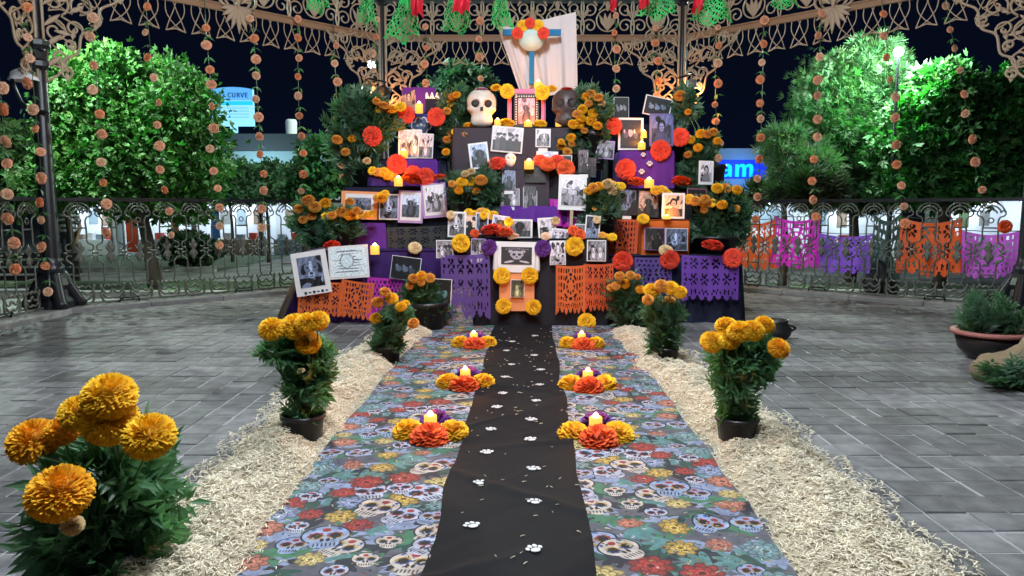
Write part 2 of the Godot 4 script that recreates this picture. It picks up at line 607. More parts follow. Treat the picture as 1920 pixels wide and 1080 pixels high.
# ---------- floor, ground ----------
const OC := Vector3(0.235, 0, -4.63)
func vert(k: int, r := 4.56) -> Vector3:
	# corner k of the octagon, counted from the back left corner towards the left and round
	var a := -PI / 2 - PI / 8 - k * PI / 4
	return OC + Vector3(cos(a) * r, 0, sin(a) * r)
func in_octagon(p: Vector3, apothem: float) -> bool:
	for k in 8:
		var a := PI / 4 * k
		if (p - OC).dot(Vector3(cos(a), 0, sin(a))) > apothem:
			return false
	return true
func prism8(r: float, y0: float, y1: float) -> ArrayMesh:
	var st := S(false)
	for k in 8:
		var a := vert(k, r)
		var b := vert((k + 1) % 8, r)
		v(st, OC + Vector3(0, y1, 0)); v(st, a + Vector3(0, y1, 0)); v(st, b + Vector3(0, y1, 0))
		v(st, OC + Vector3(0, y0, 0)); v(st, b + Vector3(0, y0, 0)); v(st, a + Vector3(0, y0, 0))
		quad(st, a + Vector3(0, y0, 0), a + Vector3(0, y1, 0), b + Vector3(0, y1, 0), b + Vector3(0, y0, 0))
	return done(st)
func build_ground() -> void:
	var st := S(false)
	quad(st, Vector3(-200, -0.6, 120), Vector3(-200, -0.6, -260), Vector3(200, -0.6, -260), Vector3(200, -0.6, 120))
	struct("plaza_ground", done(st), M.plaza)
	for a in [[-16.0, -15.0, -2.2, -12.4], [-26.0, -23.5, -7.0, -17.5], [5.0, -14.6, 16.0, -12.6], [6.0, -24.0, 22.0, -18.0]]:
		st = S(false)
		quad(st, Vector3(a[0], -0.58, a[3]), Vector3(a[0], -0.58, a[1]), Vector3(a[2], -0.58, a[1]), Vector3(a[2], -0.58, a[3]))
		struct("lawn", done(st), M.lawn)
		st = S(false)
		box(st, Vector3((a[0] + a[2]) / 2, -0.55, a[3] + 0.1), Vector3(a[2] - a[0], 0.14, 0.18))
		struct("lawn_kerb", done(st), M.path)
	var plinth := struct("kiosk_floor", prism8(4.84, -0.6, -0.0035), M.joint)
	# pavers: squares of 13 cm laid in line with the runner; the ones that show largest are parts, the others one mass
	var cell := 0.128
	var spots := []
	rng.seed = 77
	for iz in range(-36, 36):
		for ix in range(-36, 36):
			var p := OC + Vector3(ix * cell + 0.03, 0, iz * cell + 0.02)
			if not in_octagon(p, 4.01):
				continue
			if absf(p.x - 0.02) < 0.62 and p.z < -1.2 and p.z > -5.2:
				continue
			spots.append(p)
	spots.sort_custom(func(a, b): return far_of(a) < far_of(b))
	var variants := []
	for k in 4:
		var s2 := S(false)
		chamfer(s2, Vector3(0, -0.012, 0), Vector3(cell - [0.006, 0.004, 0.007, 0.005][k], 0.024, cell - [0.005, 0.007, 0.004, 0.006][k]), 0.003)
		variants.append(done(s2))
	var rest := []
	var cols := []
	for i in spots.size():
		var p: Vector3 = spots[i]
		var streak := NOISE.get_noise_2d(p.x * 0.35 + p.z * 0.22, p.z * 1.1 - p.x * 0.35)
		var xf := Transform3D(Basis.from_euler(Vector3(R(-0.010, 0.010), R(-0.015, 0.015), R(-0.010, 0.010))), p + Vector3(R(-0.003, 0.003), R(-0.003, 0.003), R(-0.003, 0.003)))
		var tone := clampf(0.95 + streak * 1.5 + R(-0.10, 0.10), 0.5, 1.45)
		if i < 300:
			var k := 0
			for j in 6:
				if absf([1.0, 0.82, 1.16, 0.9, 1.28, 0.72][j] - tone) < absf([1.0, 0.82, 1.16, 0.9, 1.28, 0.72][k] - tone):
					k = j
			part(plinth, "paver", variants[rng.randi() % 4], M["stone%d" % k], xf)
		else:
			rest.append(xf)
			cols.append(Color(0.185 * tone, 0.19 * tone, 0.202 * tone))
	multi(plinth, "paver_field", variants[0], M.stone_many, rest, cols)
	for k in [7, 0, 1, 2, 5, 6]:
		var a := vert(k, 4.39)
		var b := vert((k + 1) % 8, 4.39)
		var s3 := S(false)
		var along := (b - a).normalized()
		var out_ := Vector3(along.z, 0, -along.x)
		if out_.dot(a - OC) < 0:
			out_ = -out_
		var n := 5
		for i in n:
			var c := a.lerp(b, (i + 0.5) / n) + out_ * 0.16
			s3 = S(false)
			chamfer(s3, Vector3(0, 0.012, 0), Vector3((b - a).length() / n - 0.008, 0.06, 0.40), 0.008)
			part(plinth, "kerb_slab", done(s3), M.kerb, Transform3D(Basis(along, Vector3.UP, along.cross(Vector3.UP)), c))
func far_of(p: Vector3) -> float:
	# how soon a paver shows: the near ones in view first
	var seen := absf(p.x) < -p.z * 0.70 + 0.15 and p.z < -1.75
	return -p.z + (0.0 if seen else 100.0)

# ---------- the bandstand ----------
func side_frame(k: int) -> Transform3D:
	# k = 0 back, 1 back left, 2 left, 7 back right, 6 right; x runs left to right as seen from inside, z inwards
	var l := vert(k)
	var r := vert((k + 7) % 8)
	var x := (r - l).normalized()
	return Transform3D(Basis(x, Vector3.UP, x.cross(Vector3.UP)), l)
const SIDE := 3.49
const SIDES := [[0, "the back, behind the altar"], [1, "the back left, between two posts"], [2, "the far left edge of the view"], [7, "the back right, behind the paper banners"], [6, "the far right edge of the view"]]
func baluster() -> Array:
	var st := S()
	var t := 0.0075
	for s in [-1.0, 1.0]:
		tube(st, curve([Vector2(s * 0.045, 0.215), Vector2(s * 0.06, 0.24), Vector2(s * 0.062, 0.31), Vector2(s * 0.062, 0.40), Vector2(s * 0.085, 0.42)], 8), t)
		tube(st, curve([Vector2(s * 0.085, 0.58), Vector2(s * 0.062, 0.60), Vector2(s * 0.06, 0.66), Vector2(s * 0.06, 0.72), Vector2(s * 0.055, 0.78), Vector2(s * 0.07, 0.82), Vector2(s * 0.10, 0.83), Vector2(s * 0.112, 0.86), Vector2(s * 0.09, 0.88), Vector2(s * 0.075, 0.86)], 16), t)
		tube(st, spiral(Vector2(s * 0.082, 0.545), 0.038, 0.016, PI / 2 if s > 0 else PI / 2, -s * PI * 1.25, 10), t)
		tube(st, spiral(Vector2(s * 0.082, 0.462), 0.038, 0.016, -PI / 2, s * PI * 1.25, 10), t)
		tube(st, [Vector3(s * 0.10, 0.503, 0), Vector3(s * 0.128, 0.503, 0)], 0.013, 0.009, 6)
		# the lyre at the foot
		tube(st, curve([Vector2(s * 0.012, 0.055), Vector2(s * 0.05, 0.05), Vector2(s * 0.085, 0.075), Vector2(s * 0.095, 0.13), Vector2(s * 0.085, 0.17), Vector2(s * 0.10, 0.195), Vector2(s * 0.092, 0.215)], 14), 0.011)
		tube(st, curve([Vector2(0, 0.165), Vector2(s * 0.03, 0.135), Vector2(s * 0.06, 0.135), Vector2(s * 0.085, 0.165)], 8), 0.010)
		tube(st, curve([Vector2(0, 0.10), Vector2(s * 0.03, 0.085), Vector2(s * 0.06, 0.10), Vector2(s * 0.085, 0.13)], 8), 0.010)
		tube(st, curve([Vector2(0, 0.21), Vector2(s * 0.025, 0.195), Vector2(s * 0.05, 0.21), Vector2(s * 0.075, 0.185)], 8), 0.009)
	tube(st, [Vector3(-0.06, 0.305, 0), Vector3(0.06, 0.305, 0)], t)
	tube(st, [Vector3(-0.058, 0.725, 0), Vector3(0.058, 0.725, 0)], t)
	for r in [0.105, 0.075, 0.045]:
		tube(st, spiral(Vector2(0, 0.845), r, r, 0.15, PI - 0.3, 10), 0.007)
	tube(st, [Vector3(0, 0.89, 0), Vector3(0, 0.96, 0)], t)
	tube(st, spiral(Vector2(0, 0.79), 0.022, 0.022, 0, TAU, 10), 0.006)
	var frame := done(st)
	var fl := S()
	for y in [1.0, -1.0]:
		for a in [[0.0, 0.045, 0.105], [0.55, 0.03, 0.07], [-0.55, 0.03, 0.07]]:
			var d := Vector3(sin(a[0]), cos(a[0]) * y, 0)
			var q := []
			for i in 7:
				var u := i / 6.0
				q.append(Vector3(0, 0.503, 0) + d * u * a[2])
			tube(fl, [q[0], q[1], q[2], q[3], q[4]], 0.012, a[1] * 0.55, 6, 0.5)
			tube(fl, [q[4], q[5], q[6]], a[1] * 0.55, 0.004, 6, 0.5)
	return [frame, done(fl)]
func scroll_motif() -> ArrayMesh:
	# cast scrollwork of the valance, 0.57 m wide, 0.42 m high, origin at the middle of its foot
	var st := S()
	var t := 0.0085
	tube(st, spiral(Vector2(0, 0.17), 0.125, 0.125, -PI / 2, TAU, 22), t)
	for s in [-1.0, 1.0]:
		for a in [0.16, 0.5]:
			leaf_plate(st, Vector3(0, 0.055, 0.004), Vector3(s * sin(a), cos(a), 0), 0.20, 0.055)
		tube(st, spiral(Vector2(s * 0.20, 0.30), 0.085, 0.02, PI / 2 - s * 1.9, -s * TAU * 1.25, 22), t)
		tube(st, spiral(Vector2(s * 0.205, 0.105), 0.085, 0.02, -PI / 2 + s * 1.7, s * TAU * 1.2, 22), t)
		tube(st, curve([Vector2(s * 0.10, 0.28), Vector2(s * 0.05, 0.34), Vector2(s * 0.03, 0.40)], 6), t)
		tube(st, curve([Vector2(s * 0.285, 0.0), Vector2(s * 0.27, 0.10), Vector2(s * 0.285, 0.20), Vector2(s * 0.275, 0.31), Vector2(s * 0.285, 0.42)], 10), t)
		leaf_plate(st, Vector3(s * 0.27, 0.2, 0.003), Vector3(s * -0.4, 0.9, 0).normalized(), 0.12, 0.04)
		leaf_plate(st, Vector3(s * 0.12, 0.33, 0.003), Vector3(s * 0.5, 0.8, 0).normalized(), 0.09, 0.035)
	leaf_plate(st, Vector3(0, 0.27, 0.006), Vector3(0, 1, 0), 0.14, 0.06)
	return done(st)
func leaf_plate(st: SurfaceTool, b: Vector3, d: Vector3, l: float, w: float) -> void:
	tube(st, [b, b + d * l * 0.25, b + d * l * 0.55], 0.006, w * 0.5, 6, 0.25)
	tube(st, [b + d * l * 0.55, b + d * l * 0.8, b + d * l], w * 0.5, 0.003, 6, 0.25)
func fringe_loop() -> ArrayMesh:
	var st := S()
	var t := 0.0048
	for s in [-1.0, 1.0]:
		tube(st, curve([Vector2(s * 0.082, 0), Vector2(s * 0.088, -0.07), Vector2(s * 0.065, -0.14), Vector2(s * 0.0, -0.215), Vector2(s * -0.07, -0.262)], 12), t)
		tube(st, curve([Vector2(s * 0.012, 0), Vector2(s * -0.015, -0.08), Vector2(s * -0.055, -0.17), Vector2(s * -0.088, -0.262)], 10), t)
		tube(st, [Vector3(s * 0.092, -0.265, 0), Vector3(0, -0.24, 0)], 0.0075, 0.007, 5)
	return done(st)
func bracket() -> ArrayMesh:
	# ornate corner bracket growing from the post (x = 0) along the valance, origin at the band
	var st := S()
	var t := 0.0105
	rng.seed = 5
	var edge := curve([Vector2(0.06, -0.86), Vector2(0.16, -0.78), Vector2(0.20, -0.66), Vector2(0.30, -0.60), Vector2(0.34, -0.44), Vector2(0.46, -0.36), Vector2(0.50, -0.20), Vector2(0.62, -0.12), Vector2(0.74, 0.0)], 40)
	tube(st, edge, 0.012)
	tube(st, [Vector3(0.045, -0.88, 0), Vector3(0.045, 0.38, 0)], 0.014)
	for a in [[0.15, -0.66, 0.085, 1.0], [0.13, -0.44, 0.10, -1.0], [0.28, -0.40, 0.075, 1.0], [0.15, -0.20, 0.11, 1.0], [0.36, -0.20, 0.10, -1.0], [0.53, -0.06, 0.08, 1.0], [0.14, 0.06, 0.10, -1.0], [0.34, 0.04, 0.10, 1.0], [0.20, -0.78, 0.06, -1.0], [0.24, -0.54, 0.05, 1.0], [0.45, -0.30, 0.06, 1.0], [0.64, -0.06, 0.055, -1.0]]:
		tube(st, spiral(Vector2(a[0], a[1]), a[2], a[2] * 0.2, R(0, TAU), a[3] * TAU * 1.3, 22), t)
		var ang := R(0, TAU)
		leaf_plate(st, Vector3(a[0], a[1], 0.006), Vector3(cos(ang), sin(ang), 0), a[2] * 1.3, 0.045)
		tube(st, [Vector3(a[0] + a[2], a[1], 0), Vector3(a[0] * 0.6 + 0.02, a[1] + a[2] * 1.2, 0)], t * 0.8)
	for k in 5:
		var y := -0.75 + k * 0.17
		leaf_plate(st, Vector3(0.05, y, 0.01), Vector3(0.75, 0.65, 0).normalized(), 0.17, 0.05)
	return done(st)
func palmette() -> ArrayMesh:
	var st := S()
	for k in 9:
		var a := (k - 4) * 0.33
		leaf_plate(st, Vector3(0, 0.02, 0.015 + 0.002 * (k % 2)), Vector3(sin(a), -cos(a), 0), 0.24 - absf(a) * 0.06, 0.055)
	for s in [-1.0, 1.0]:
		tube(st, spiral(Vector2(s * 0.10, 0.10), 0.09, 0.02, -PI / 2, s * TAU * 1.1, 20), 0.013)
		leaf_plate(st, Vector3(s * 0.03, 0.05, 0.01), Vector3(s * 0.75, 0.6, 0).normalized(), 0.20, 0.06)
	leaf_plate(st, Vector3(0, 0.0, 0.02), Vector3(0, 1, 0), 0.30, 0.10)
	tube(st, spiral(Vector2(0, 0.12), 0.13, 0.13, 0, TAU, 20), 0.011)
	return done(st)
func build_kiosk() -> void:
	# posts
	var shaft := lathemesh([Vector2(0.16, 0.0), Vector2(0.17, 0.03), Vector2(0.17, 0.10), Vector2(0.13, 0.14), Vector2(0.12, 0.20), Vector2(0.135, 0.24), Vector2(0.12, 0.30), Vector2(0.10, 0.34), Vector2(0.10, 0.37)], 10, false)
	var col_s := S()
	lathe(col_s, [Vector2(0.10, 0.37), Vector2(0.10, 0.40), Vector2(0.08, 0.42), Vector2(0.072, 0.48), Vector2(0.058, 2.02), Vector2(0.05, 2.06)], 16)
	var cap := S(false)
	lathe(cap, [Vector2(0.05, 2.04), Vector2(0.085, 2.08), Vector2(0.085, 2.12), Vector2(0.07, 2.14), Vector2(0.085, 2.22), Vector2(0.10, 2.25), Vector2(0.10, 2.29), Vector2(0.05, 2.31)], 10, Vector3.ZERO, false)
	var top := S()
	lathe(top, [Vector2(0.048, 2.31), Vector2(0.045, 3.25), Vector2(0.06, 3.27)], 12)
	for s in [-1.0, 1.0]:
		tube(top, [Vector3(s * 0.047, 2.32, 0.012), Vector3(s * 0.047, 3.24, 0.012)], 0.006)
	var claws := []
	for a in 4:
		var foot := S()
		var d := Vector3(cos(a * PI / 2 + PI / 4), 0, sin(a * PI / 2 + PI / 4))
		tube(foot, curve([d * 0.06 + Vector3(0, 0.34, 0), d * 0.13 + Vector3(0, 0.20, 0), d * 0.19 + Vector3(0, 0.09, 0), d * 0.22 + Vector3(0, 0.05, 0)], 8), 0.05, 0.055, 8)
		claws.append(done(foot))
	var where := {0: "dark iron post at the back left of the bandstand, behind the altar's left wing", 7: "dark iron post at the back right of the bandstand, behind the altar's right wing", 1: "black iron post on a heavy clawed foot at the left of the view", 6: "black iron post cut by the right edge of the view"}
	var proto: Node3D = null
	for k in where:
		if proto == null:
			proto = thing("kiosk_post", where[k], "post", vert(k), "posts of the bandstand")
			part(proto, "foot", shaft, M.iron_dark)
			for c in claws:
				part(proto, "claw_foot", c, M.iron_dark)
			part(proto, "shaft", done(col_s), M.iron_dark)
			part(proto, "capital", done(cap), M.iron_dark)
			part(proto, "upper_shaft", done(top), M.iron_dark)
		else:
			copy(proto, "kiosk_post", where[k]).position = vert(k)
	# railings
	var bal := baluster()
	var rails: Node3D = null
	for e in SIDES:
		var k: int = e[0]
		var lab := "ornate iron railing with fleur-de-lis balusters along %s" % e[1]
		if rails:
			copy(rails, "iron_railing", lab).transform = side_frame(k)
			continue
		rails = thing("iron_railing", lab, "railing", Vector3.ZERO, "railings round the bandstand")
		rails.transform = side_frame(k)
		var st := S()
		box(st, Vector3(SIDE / 2, 0.975, 0), Vector3(SIDE - 0.12, 0.03, 0.055))
		part(rails, "handrail", done(st), M.iron_dark)
		part(rails, "bottom_bar", boxmesh(Vector3(SIDE - 0.25, 0.018, 0.02), Vector3(SIDE / 2, 0.056, 0)), M.iron_rail)
		for i in 13:
			var b := part(rails, "baluster", bal[0], M.iron_rail, Transform3D(Basis.IDENTITY, Vector3(0.225 + i * 0.248, 0, 0)))
			part(b, "fleur", bal[1], M.iron_rail)
		for i in 3:
			var f := S()
			var x := 0.6 + i * 1.1
			tube(f, [Vector3(x - 0.09, 0.04, 0.02), Vector3(x - 0.075, 0.085, 0.05), Vector3(x + 0.075, 0.085, 0.05), Vector3(x + 0.09, 0.04, 0.02)], 0.009)
			part(rails, "foot_bracket", done(f), M.iron_dark)
	# valances
	var motif := scroll_motif()
	var loop := fringe_loop()
	var brk := bracket()
	var pal := palmette()
	var val: Node3D = null
	for e in SIDES:
		var k: int = e[0]
		var lab := "pale iron scrollwork valance with looped fringe overhead along %s" % e[1]
		if val:
			copy(val, "iron_valance", lab).transform = side_frame(k)
			continue
		val = thing("iron_valance", lab, "valance", Vector3.ZERO, "valances under the bandstand roof")
		val.transform = side_frame(k)
		var st := S()
		box(st, Vector3(SIDE / 2, 2.85, 0), Vector3(SIDE - 0.1, 0.055, 0.03))
		box(st, Vector3(SIDE / 2, 2.885, 0.005), Vector3(SIDE - 0.1, 0.014, 0.055))
		part(val, "band", done(st), M.rust)
		for i in 14:
			part(val, "fringe_loop", loop, M.iron_pale, Transform3D(Basis.IDENTITY, Vector3(0.19 + i * 0.2395, 2.822, 0)))
		for i in 6:
			part(val, "scrollwork", motif, M.iron_pale, Transform3D(Basis.IDENTITY, Vector3(0.295 + i * 0.58, 2.89, 0)))
		for s in [0, 1]:
			part(val, "corner_bracket", brk, M.iron_pale, Transform3D(Basis(Vector3(1 - 2 * s, 0, 0), Vector3.UP, Vector3(0, 0, 1 - 2 * s)), Vector3(SIDE * s, 2.83, 0.02)))
		part(val, "palmette", pal, M.iron_pale, Transform3D(Basis.IDENTITY.scaled(Vector3(1.1, 1.1, 1)), Vector3(SIDE / 2, 2.86, 0.04)))
	var beam: Node3D = null
	for e in SIDES:
		var lab := "blue-grey painted roof beam above the valance along %s" % e[1]
		if beam:
			copy(beam, "roof_beam", lab).transform = side_frame(e[0])
			continue
		beam = thing("roof_beam", lab, "beam", Vector3.ZERO, "roof beams")
		beam.transform = side_frame(e[0])
		part(beam, "girder", boxmesh(Vector3(SIDE, 0.22, 0.12), Vector3(SIDE / 2, 3.40, 0)), M.beam)
		part(beam, "flange", boxmesh(Vector3(SIDE, 0.025, 0.18), Vector3(SIDE / 2, 3.285, 0)), M.beam)
		for i in 2:
			part(beam, "bolt_plate", boxmesh(Vector3(0.07, 0.09, 0.01), Vector3(SIDE * (0.25 + 0.5 * i), 3.40, 0.066)), M.iron_dark)
	var roof := thing("kiosk_roof", "unseen octagonal roof over the whole bandstand", "roof", Vector3.ZERO)
	part(roof, "ceiling", prism8(5.0, 3.53, 3.62), M.ceiling)
	# lamps
	var lamp_at := OC + Vector3(-0.1, 3.30, 0.9)
	var cl := thing("unseen_ceiling_lamp", "unseen white lamp under the middle of the bandstand ceiling", "lamp", lamp_at, "unseen lamps under the ceiling")
	part(cl, "lamp_globe", lathemesh([Vector2(0.001, -0.10), Vector2(0.07, -0.08), Vector2(0.10, 0.0), Vector2(0.07, 0.08), Vector2(0.001, 0.10)], 12), M.lamp_white)
	var rod := S()
	tube(rod, [Vector3(0, 0.09, 0), Vector3(0, 0.24, 0)], 0.012)
	part(cl, "rod", done(rod), M.iron_dark)
	omni(cl, Vector3(0, 0, 0), Color(0.92, 0.96, 1.0), 8.6, 0.12)  # out of view, placed to light the floor and the altar
	copy(cl, "unseen_ceiling_lamp", "unseen white lamp under the front of the bandstand ceiling").position = lamp_at + Vector3(-0.2, 0, 2.4)  # also out of view, placed to light the nearest flowers
	for a in [[688, 168, 8.55, "small warm spotlight on the post at the back left, over the altar"], [1297, 160, 8.55, "small warm spotlight on the post at the back right, over the altar"]]:
		var l := thing("spotlight", a[3], "lamp", W(a[0], a[1], a[2]), "spotlights on the posts")
		var body := S()
		lathe(body, [Vector2(0.02, 0.07), Vector2(0.055, 0.05), Vector2(0.065, -0.02), Vector2(0.06, -0.03)], 12)
		part(l, "housing", done(body), M.metal)
		part(l, "lamp_face", lathemesh([Vector2(0.001, -0.045), Vector2(0.04, -0.038), Vector2(0.055, -0.02)], 12), M.lamp_warm)
		var arm := S()
		var to := Vector3(0.20 if a[0] < 960 else -0.13, 0.0, -0.12)
		tube(arm, curve([Vector3(0, 0.06, 0), Vector3(0, 0.12, 0), to + Vector3(0, 0.1, 0)], 6), 0.012)
		part(l, "arm", done(arm), M.iron_dark)
		omni(l, Vector3(0, -0.035, 0), Color(1.0, 0.66, 0.36), 1.3, 0.05)
	var fl := thing("bracket_lamp", "lantern bracket with a pale shade on the left post", "lamp", W(45, 140, 6.3))
	var fb := S()
	lathe(fb, [Vector2(0.02, 0.06), Vector2(0.09, 0.02), Vector2(0.12, -0.05)], 10)
	part(fl, "shade", done(fb), M.canvas)
	var fa := S()
	tube(fa, curve([Vector3(0, 0.06, 0), Vector3(0.03, 0.22, 0), Vector3(0.17, 0.20, -0.02)], 8), 0.014)
	tube(fa, curve([Vector3(-0.12, 0.02, 0), Vector3(-0.02, -0.25, 0), Vector3(0.18, -0.30, 0)], 8), 0.016)
	part(fl, "bracket", done(fa), M.iron_dark)

# ---------- beyond the railing ----------
func text_part(parent: Node, called: String, s: String, size: float, depth: float, m: Material, at: Vector3, bold := false) -> void:
	var t := TextMesh.new()
	var f := SystemFont.new()
	f.font_names = PackedStringArray(["Droid Sans"])
	if bold:
		f.font_weight = 700
	t.font = f
	t.text = s
	t.font_size = 64
	t.pixel_size = size / 64.0
	t.depth = depth
	part(parent, called, t, m, Transform3D(Basis.IDENTITY, at))
func build_town() -> void:
	# low building with a lit sign on its roof, left
	var d := 30.0
	var b := thing("shop_building", "long low blue-grey building with a dark flat roof beyond the square", "building", Vector3(0, -0.6, -d))
	var x0 := W(330, 300, d).x
	var x1 := W(700, 300, d).x
	var yt := W(500, 283, d).y + 0.6
	part(b, "wall", boxmesh(Vector3(x1 - x0, yt, 3.0), Vector3((x0 + x1) / 2, yt / 2, -1.6)), M.wall_blue)
	part(b, "roof", boxmesh(Vector3(x1 - x0 + 0.5, 0.66, 3.6), Vector3((x0 + x1) / 2, yt + 0.34, -1.7)), M.roof_dark)
	for i in 6:
		part(b, "glowing_front", boxmesh(Vector3(0.9, 1.2, 0.05), Vector3(x0 + 0.9 + i * 1.3, 1.4, -0.08)), M.front_white)  # glowing panels standing in for brightly lit white shop fronts
	omni(b, Vector3((x0 + x1) / 2 - 0.5, 2.6, 1.6), Color(0.75, 0.95, 1.0), 8.0, 0.2)  # unseen light with no fixture, placed to brighten the wall and square
	var tk := thing("water_tank", "pale upright tank standing on the far roof beside the lit sign", "tank", Vector3(W(530, 250, d).x, yt + 0.07, -d - 1.2))
	part(tk, "tank_body", lathemesh([Vector2(0.001, 0.72), Vector2(0.2, 0.70), Vector2(0.24, 0.6), Vector2(0.22, 0.1), Vector2(0.25, 0.08), Vector2(0.25, 0)], 14), M.canvas)
	part(tk, "tank_foot", boxmesh(Vector3(0.7, 0.12, 0.5), Vector3(0, 0.04, 0)), M.wall_blue)
	var sg := thing("lit_sign", "glowing pale blue sign on a short post above the far roof", "sign", W(439, 248, d - 0.5))
	var mp := (d - 0.5) / LENS
	part(sg, "post", boxmesh(Vector3(13 * mp, 14 * mp, 0.12), Vector3(0, 6 * mp, 0)), M.sign_pale)
	part(sg, "sign_panel", boxmesh(Vector3(76 * mp, 66 * mp, 0.16), Vector3(0, 44 * mp, 0)), M.sign_pale)
	var arc := S(false)
	for i in 12:
		var u0 := (i / 12.0 - 0.5) * 76 * mp
		var u1 := ((i + 1) / 12.0 - 0.5) * 76 * mp
		var h0 := 4 * mp * (1 - pow(u0 / (38 * mp), 2))
		var h1 := 4 * mp * (1 - pow(u1 / (38 * mp), 2))
		quad(arc, Vector3(u0, 77 * mp, 0.08), Vector3(u0, 77 * mp + h0, 0.08), Vector3(u1, 77 * mp + h1, 0.08), Vector3(u1, 77 * mp, 0.08))
	part(sg, "sign_top", done(arc), M.sign_blue)
	part(sg, "sign_head", boxmesh(Vector3(75 * mp, 20 * mp, 0.04), Vector3(0, 67 * mp, 0.08)), M.sign_blue)
	part(sg, "sign_band", boxmesh(Vector3(75 * mp, 7 * mp, 0.04), Vector3(0, 52 * mp, 0.08)), M.sign_cyan)
	text_part(sg, "lettering", "CURVE", 12 * mp, 0.02, M.banner_blue, Vector3(11 * mp, 66 * mp, 0.12), true)
	var drop := S(false)
	quad(drop, Vector3(-26 * mp, 60 * mp, 0.105), Vector3(-22.5 * mp, 74 * mp, 0.105), Vector3(-22 * mp, 74 * mp, 0.105), Vector3(-18 * mp, 60 * mp, 0.105))
	part(sg, "emblem", done(drop), M.banner_blue)
	for i in 4:
		part(sg, "sign_line", boxmesh(Vector3(40 * mp, 1.0 * mp, 0.02), Vector3(10 * mp, (43 - i * 5.5) * mp, 0.085)), M.sign_blue)
	# blue lit letters on the right
	var ls := thing("shop_letters", "glowing bright blue letters on a lit panel beside the altar's right side", "sign", W(1352, 334, 22.0))
	var lp := 22.0 / LENS
	part(ls, "panel", boxmesh(Vector3(108 * lp, 34 * lp, 0.1), Vector3(50 * lp, 17 * lp, -0.14)), M.letter_back)
	part(ls, "lit_wall", boxmesh(Vector3(110 * lp, 22 * lp, 0.2), Vector3(50 * lp, 44 * lp, -0.2)), M.wall_blue)
	part(ls, "wall", boxmesh(Vector3(120 * lp, 100 * lp, 0.2), Vector3(50 * lp, -40 * lp, -0.22)), M.wall_blue)
	text_part(ls, "lettering", "am", 42 * lp, 0.06, M.letter_blue, Vector3(31 * lp, 17 * lp, -0.04), true)
	omni(ls, Vector3(35 * lp, 17 * lp, 0.5), Color(0.35, 0.6, 1.0), 0.9, 0.2)
	# white market tents
	var hue := ["plain white front", "red banner hung at its corner", "open front", "blue and white boards in front"]
	var xs := [[165.0, 95.0, 0], [300.0, 130.0, 1], [430.0, 120.0, 2], [560.0, 130.0, 3]]
	for i in 4:
		var a: Array = xs[i]
		var p := W(a[0], 478, 23.0)
		p.y = -0.6
		tent(p, m_at(a[1], 23.0), "white market tent with %s, %s, left" % [hue[i], ["nearest the black post", "second from the black post", "third from the black post", "nearest the altar"][i]], i)
	for i in 3:
		var p2 := W([1440.0, 1610.0, 1850.0][i], 478, 21.0)
		p2.y = -0.6
		tent(p2, m_at(150, 21.0), "white market tent beyond the right railing, behind the %s paper banners" % ["orange and magenta", "violet and black", "lilac"][i], 4 + i)
	for a in [[245.0, 22.0, 20.0, 400.0, 474.0, "banner_red", "red upright banner beside the tree trunk, beyond the left railing"], [328.0, 22.0, 9.0, 405.0, 462.0, "banner_red", "narrow red banner between two tents, beyond the left railing"], [402.0, 22.0, 12.0, 385.0, 470.0, "banner_blue", "narrow blue banner near the altar, beyond the left railing"]]:
		var top := W(a[0], a[3], a[1])
		var bn := thing("upright_banner", a[6], "banner", Vector3(top.x, -0.6, top.z))
		var hgt := top.y + 0.6
		part(bn, "banner_cloth", boxmesh(Vector3(m_at(a[2], a[1]), hgt * 0.85, 0.03), Vector3(0, hgt * 0.57, 0)), M[a[5]])
		var ps := S()
		tube(ps, [Vector3(m_at(a[2], a[1]) / 2 + 0.02, 0, 0), Vector3(m_at(a[2], a[1]) / 2 + 0.02, hgt, 0)], 0.02)
		part(bn, "pole", done(ps), M.metal)
	# street lamps: two in view, one unseen, two added to light the square
	for a in [[1685, 97, 13.3, 26.0, "bright white street lamp shining between the two right-hand trees"], [697, 120, 30.0, 24.0, "far white street lamp seen just left of the back left post"], [69, -60, 11.6, 42.0, "unseen street lamp behind the black left post, placed to light the leafy tree"], [715, -70, 15.0, 34.0, "added street lamp hidden behind the back left post, to light the clipped trees"], [1282, -60, 12.5, 15.0, "added street lamp hidden behind the back right post, to light the pale shrub"]]:
		var p := W(a[0], a[1], a[2])
		var l := thing("street_lamp", a[4], "street lamp", Vector3(p.x, -0.6, p.z), "street lamps in the square")
		var h := p.y + 0.6
		var st := S()
		lathe(st, [Vector2(0.12, 0), Vector2(0.12, 0.3), Vector2(0.05, 0.4), Vector2(0.022, h - 0.09)], 10)
		part(l, "pole", done(st), M.iron_dark)
		part(l, "lamp_globe", lathemesh([Vector2(0.001, -0.085), Vector2(0.065, -0.06), Vector2(0.085, 0), Vector2(0.065, 0.06), Vector2(0.001, 0.085)], 14), M.lamp_white, Transform3D(Basis.from_scale(Vector3.ONE * (2.0 if a[2] > 20.0 else 1.0)), Vector3(0, h, 0)))
		omni(l, Vector3(0, h, 0), Color(0.90, 1.0, 0.93), a[3], 0.1)
	# a walker in a striped top
	var wk := thing("person", "person in a striped top and dark trousers standing beside the black post, beyond the railing", "person", Vector3(W(134, 512, 16.5).x, -0.6, -16.5))
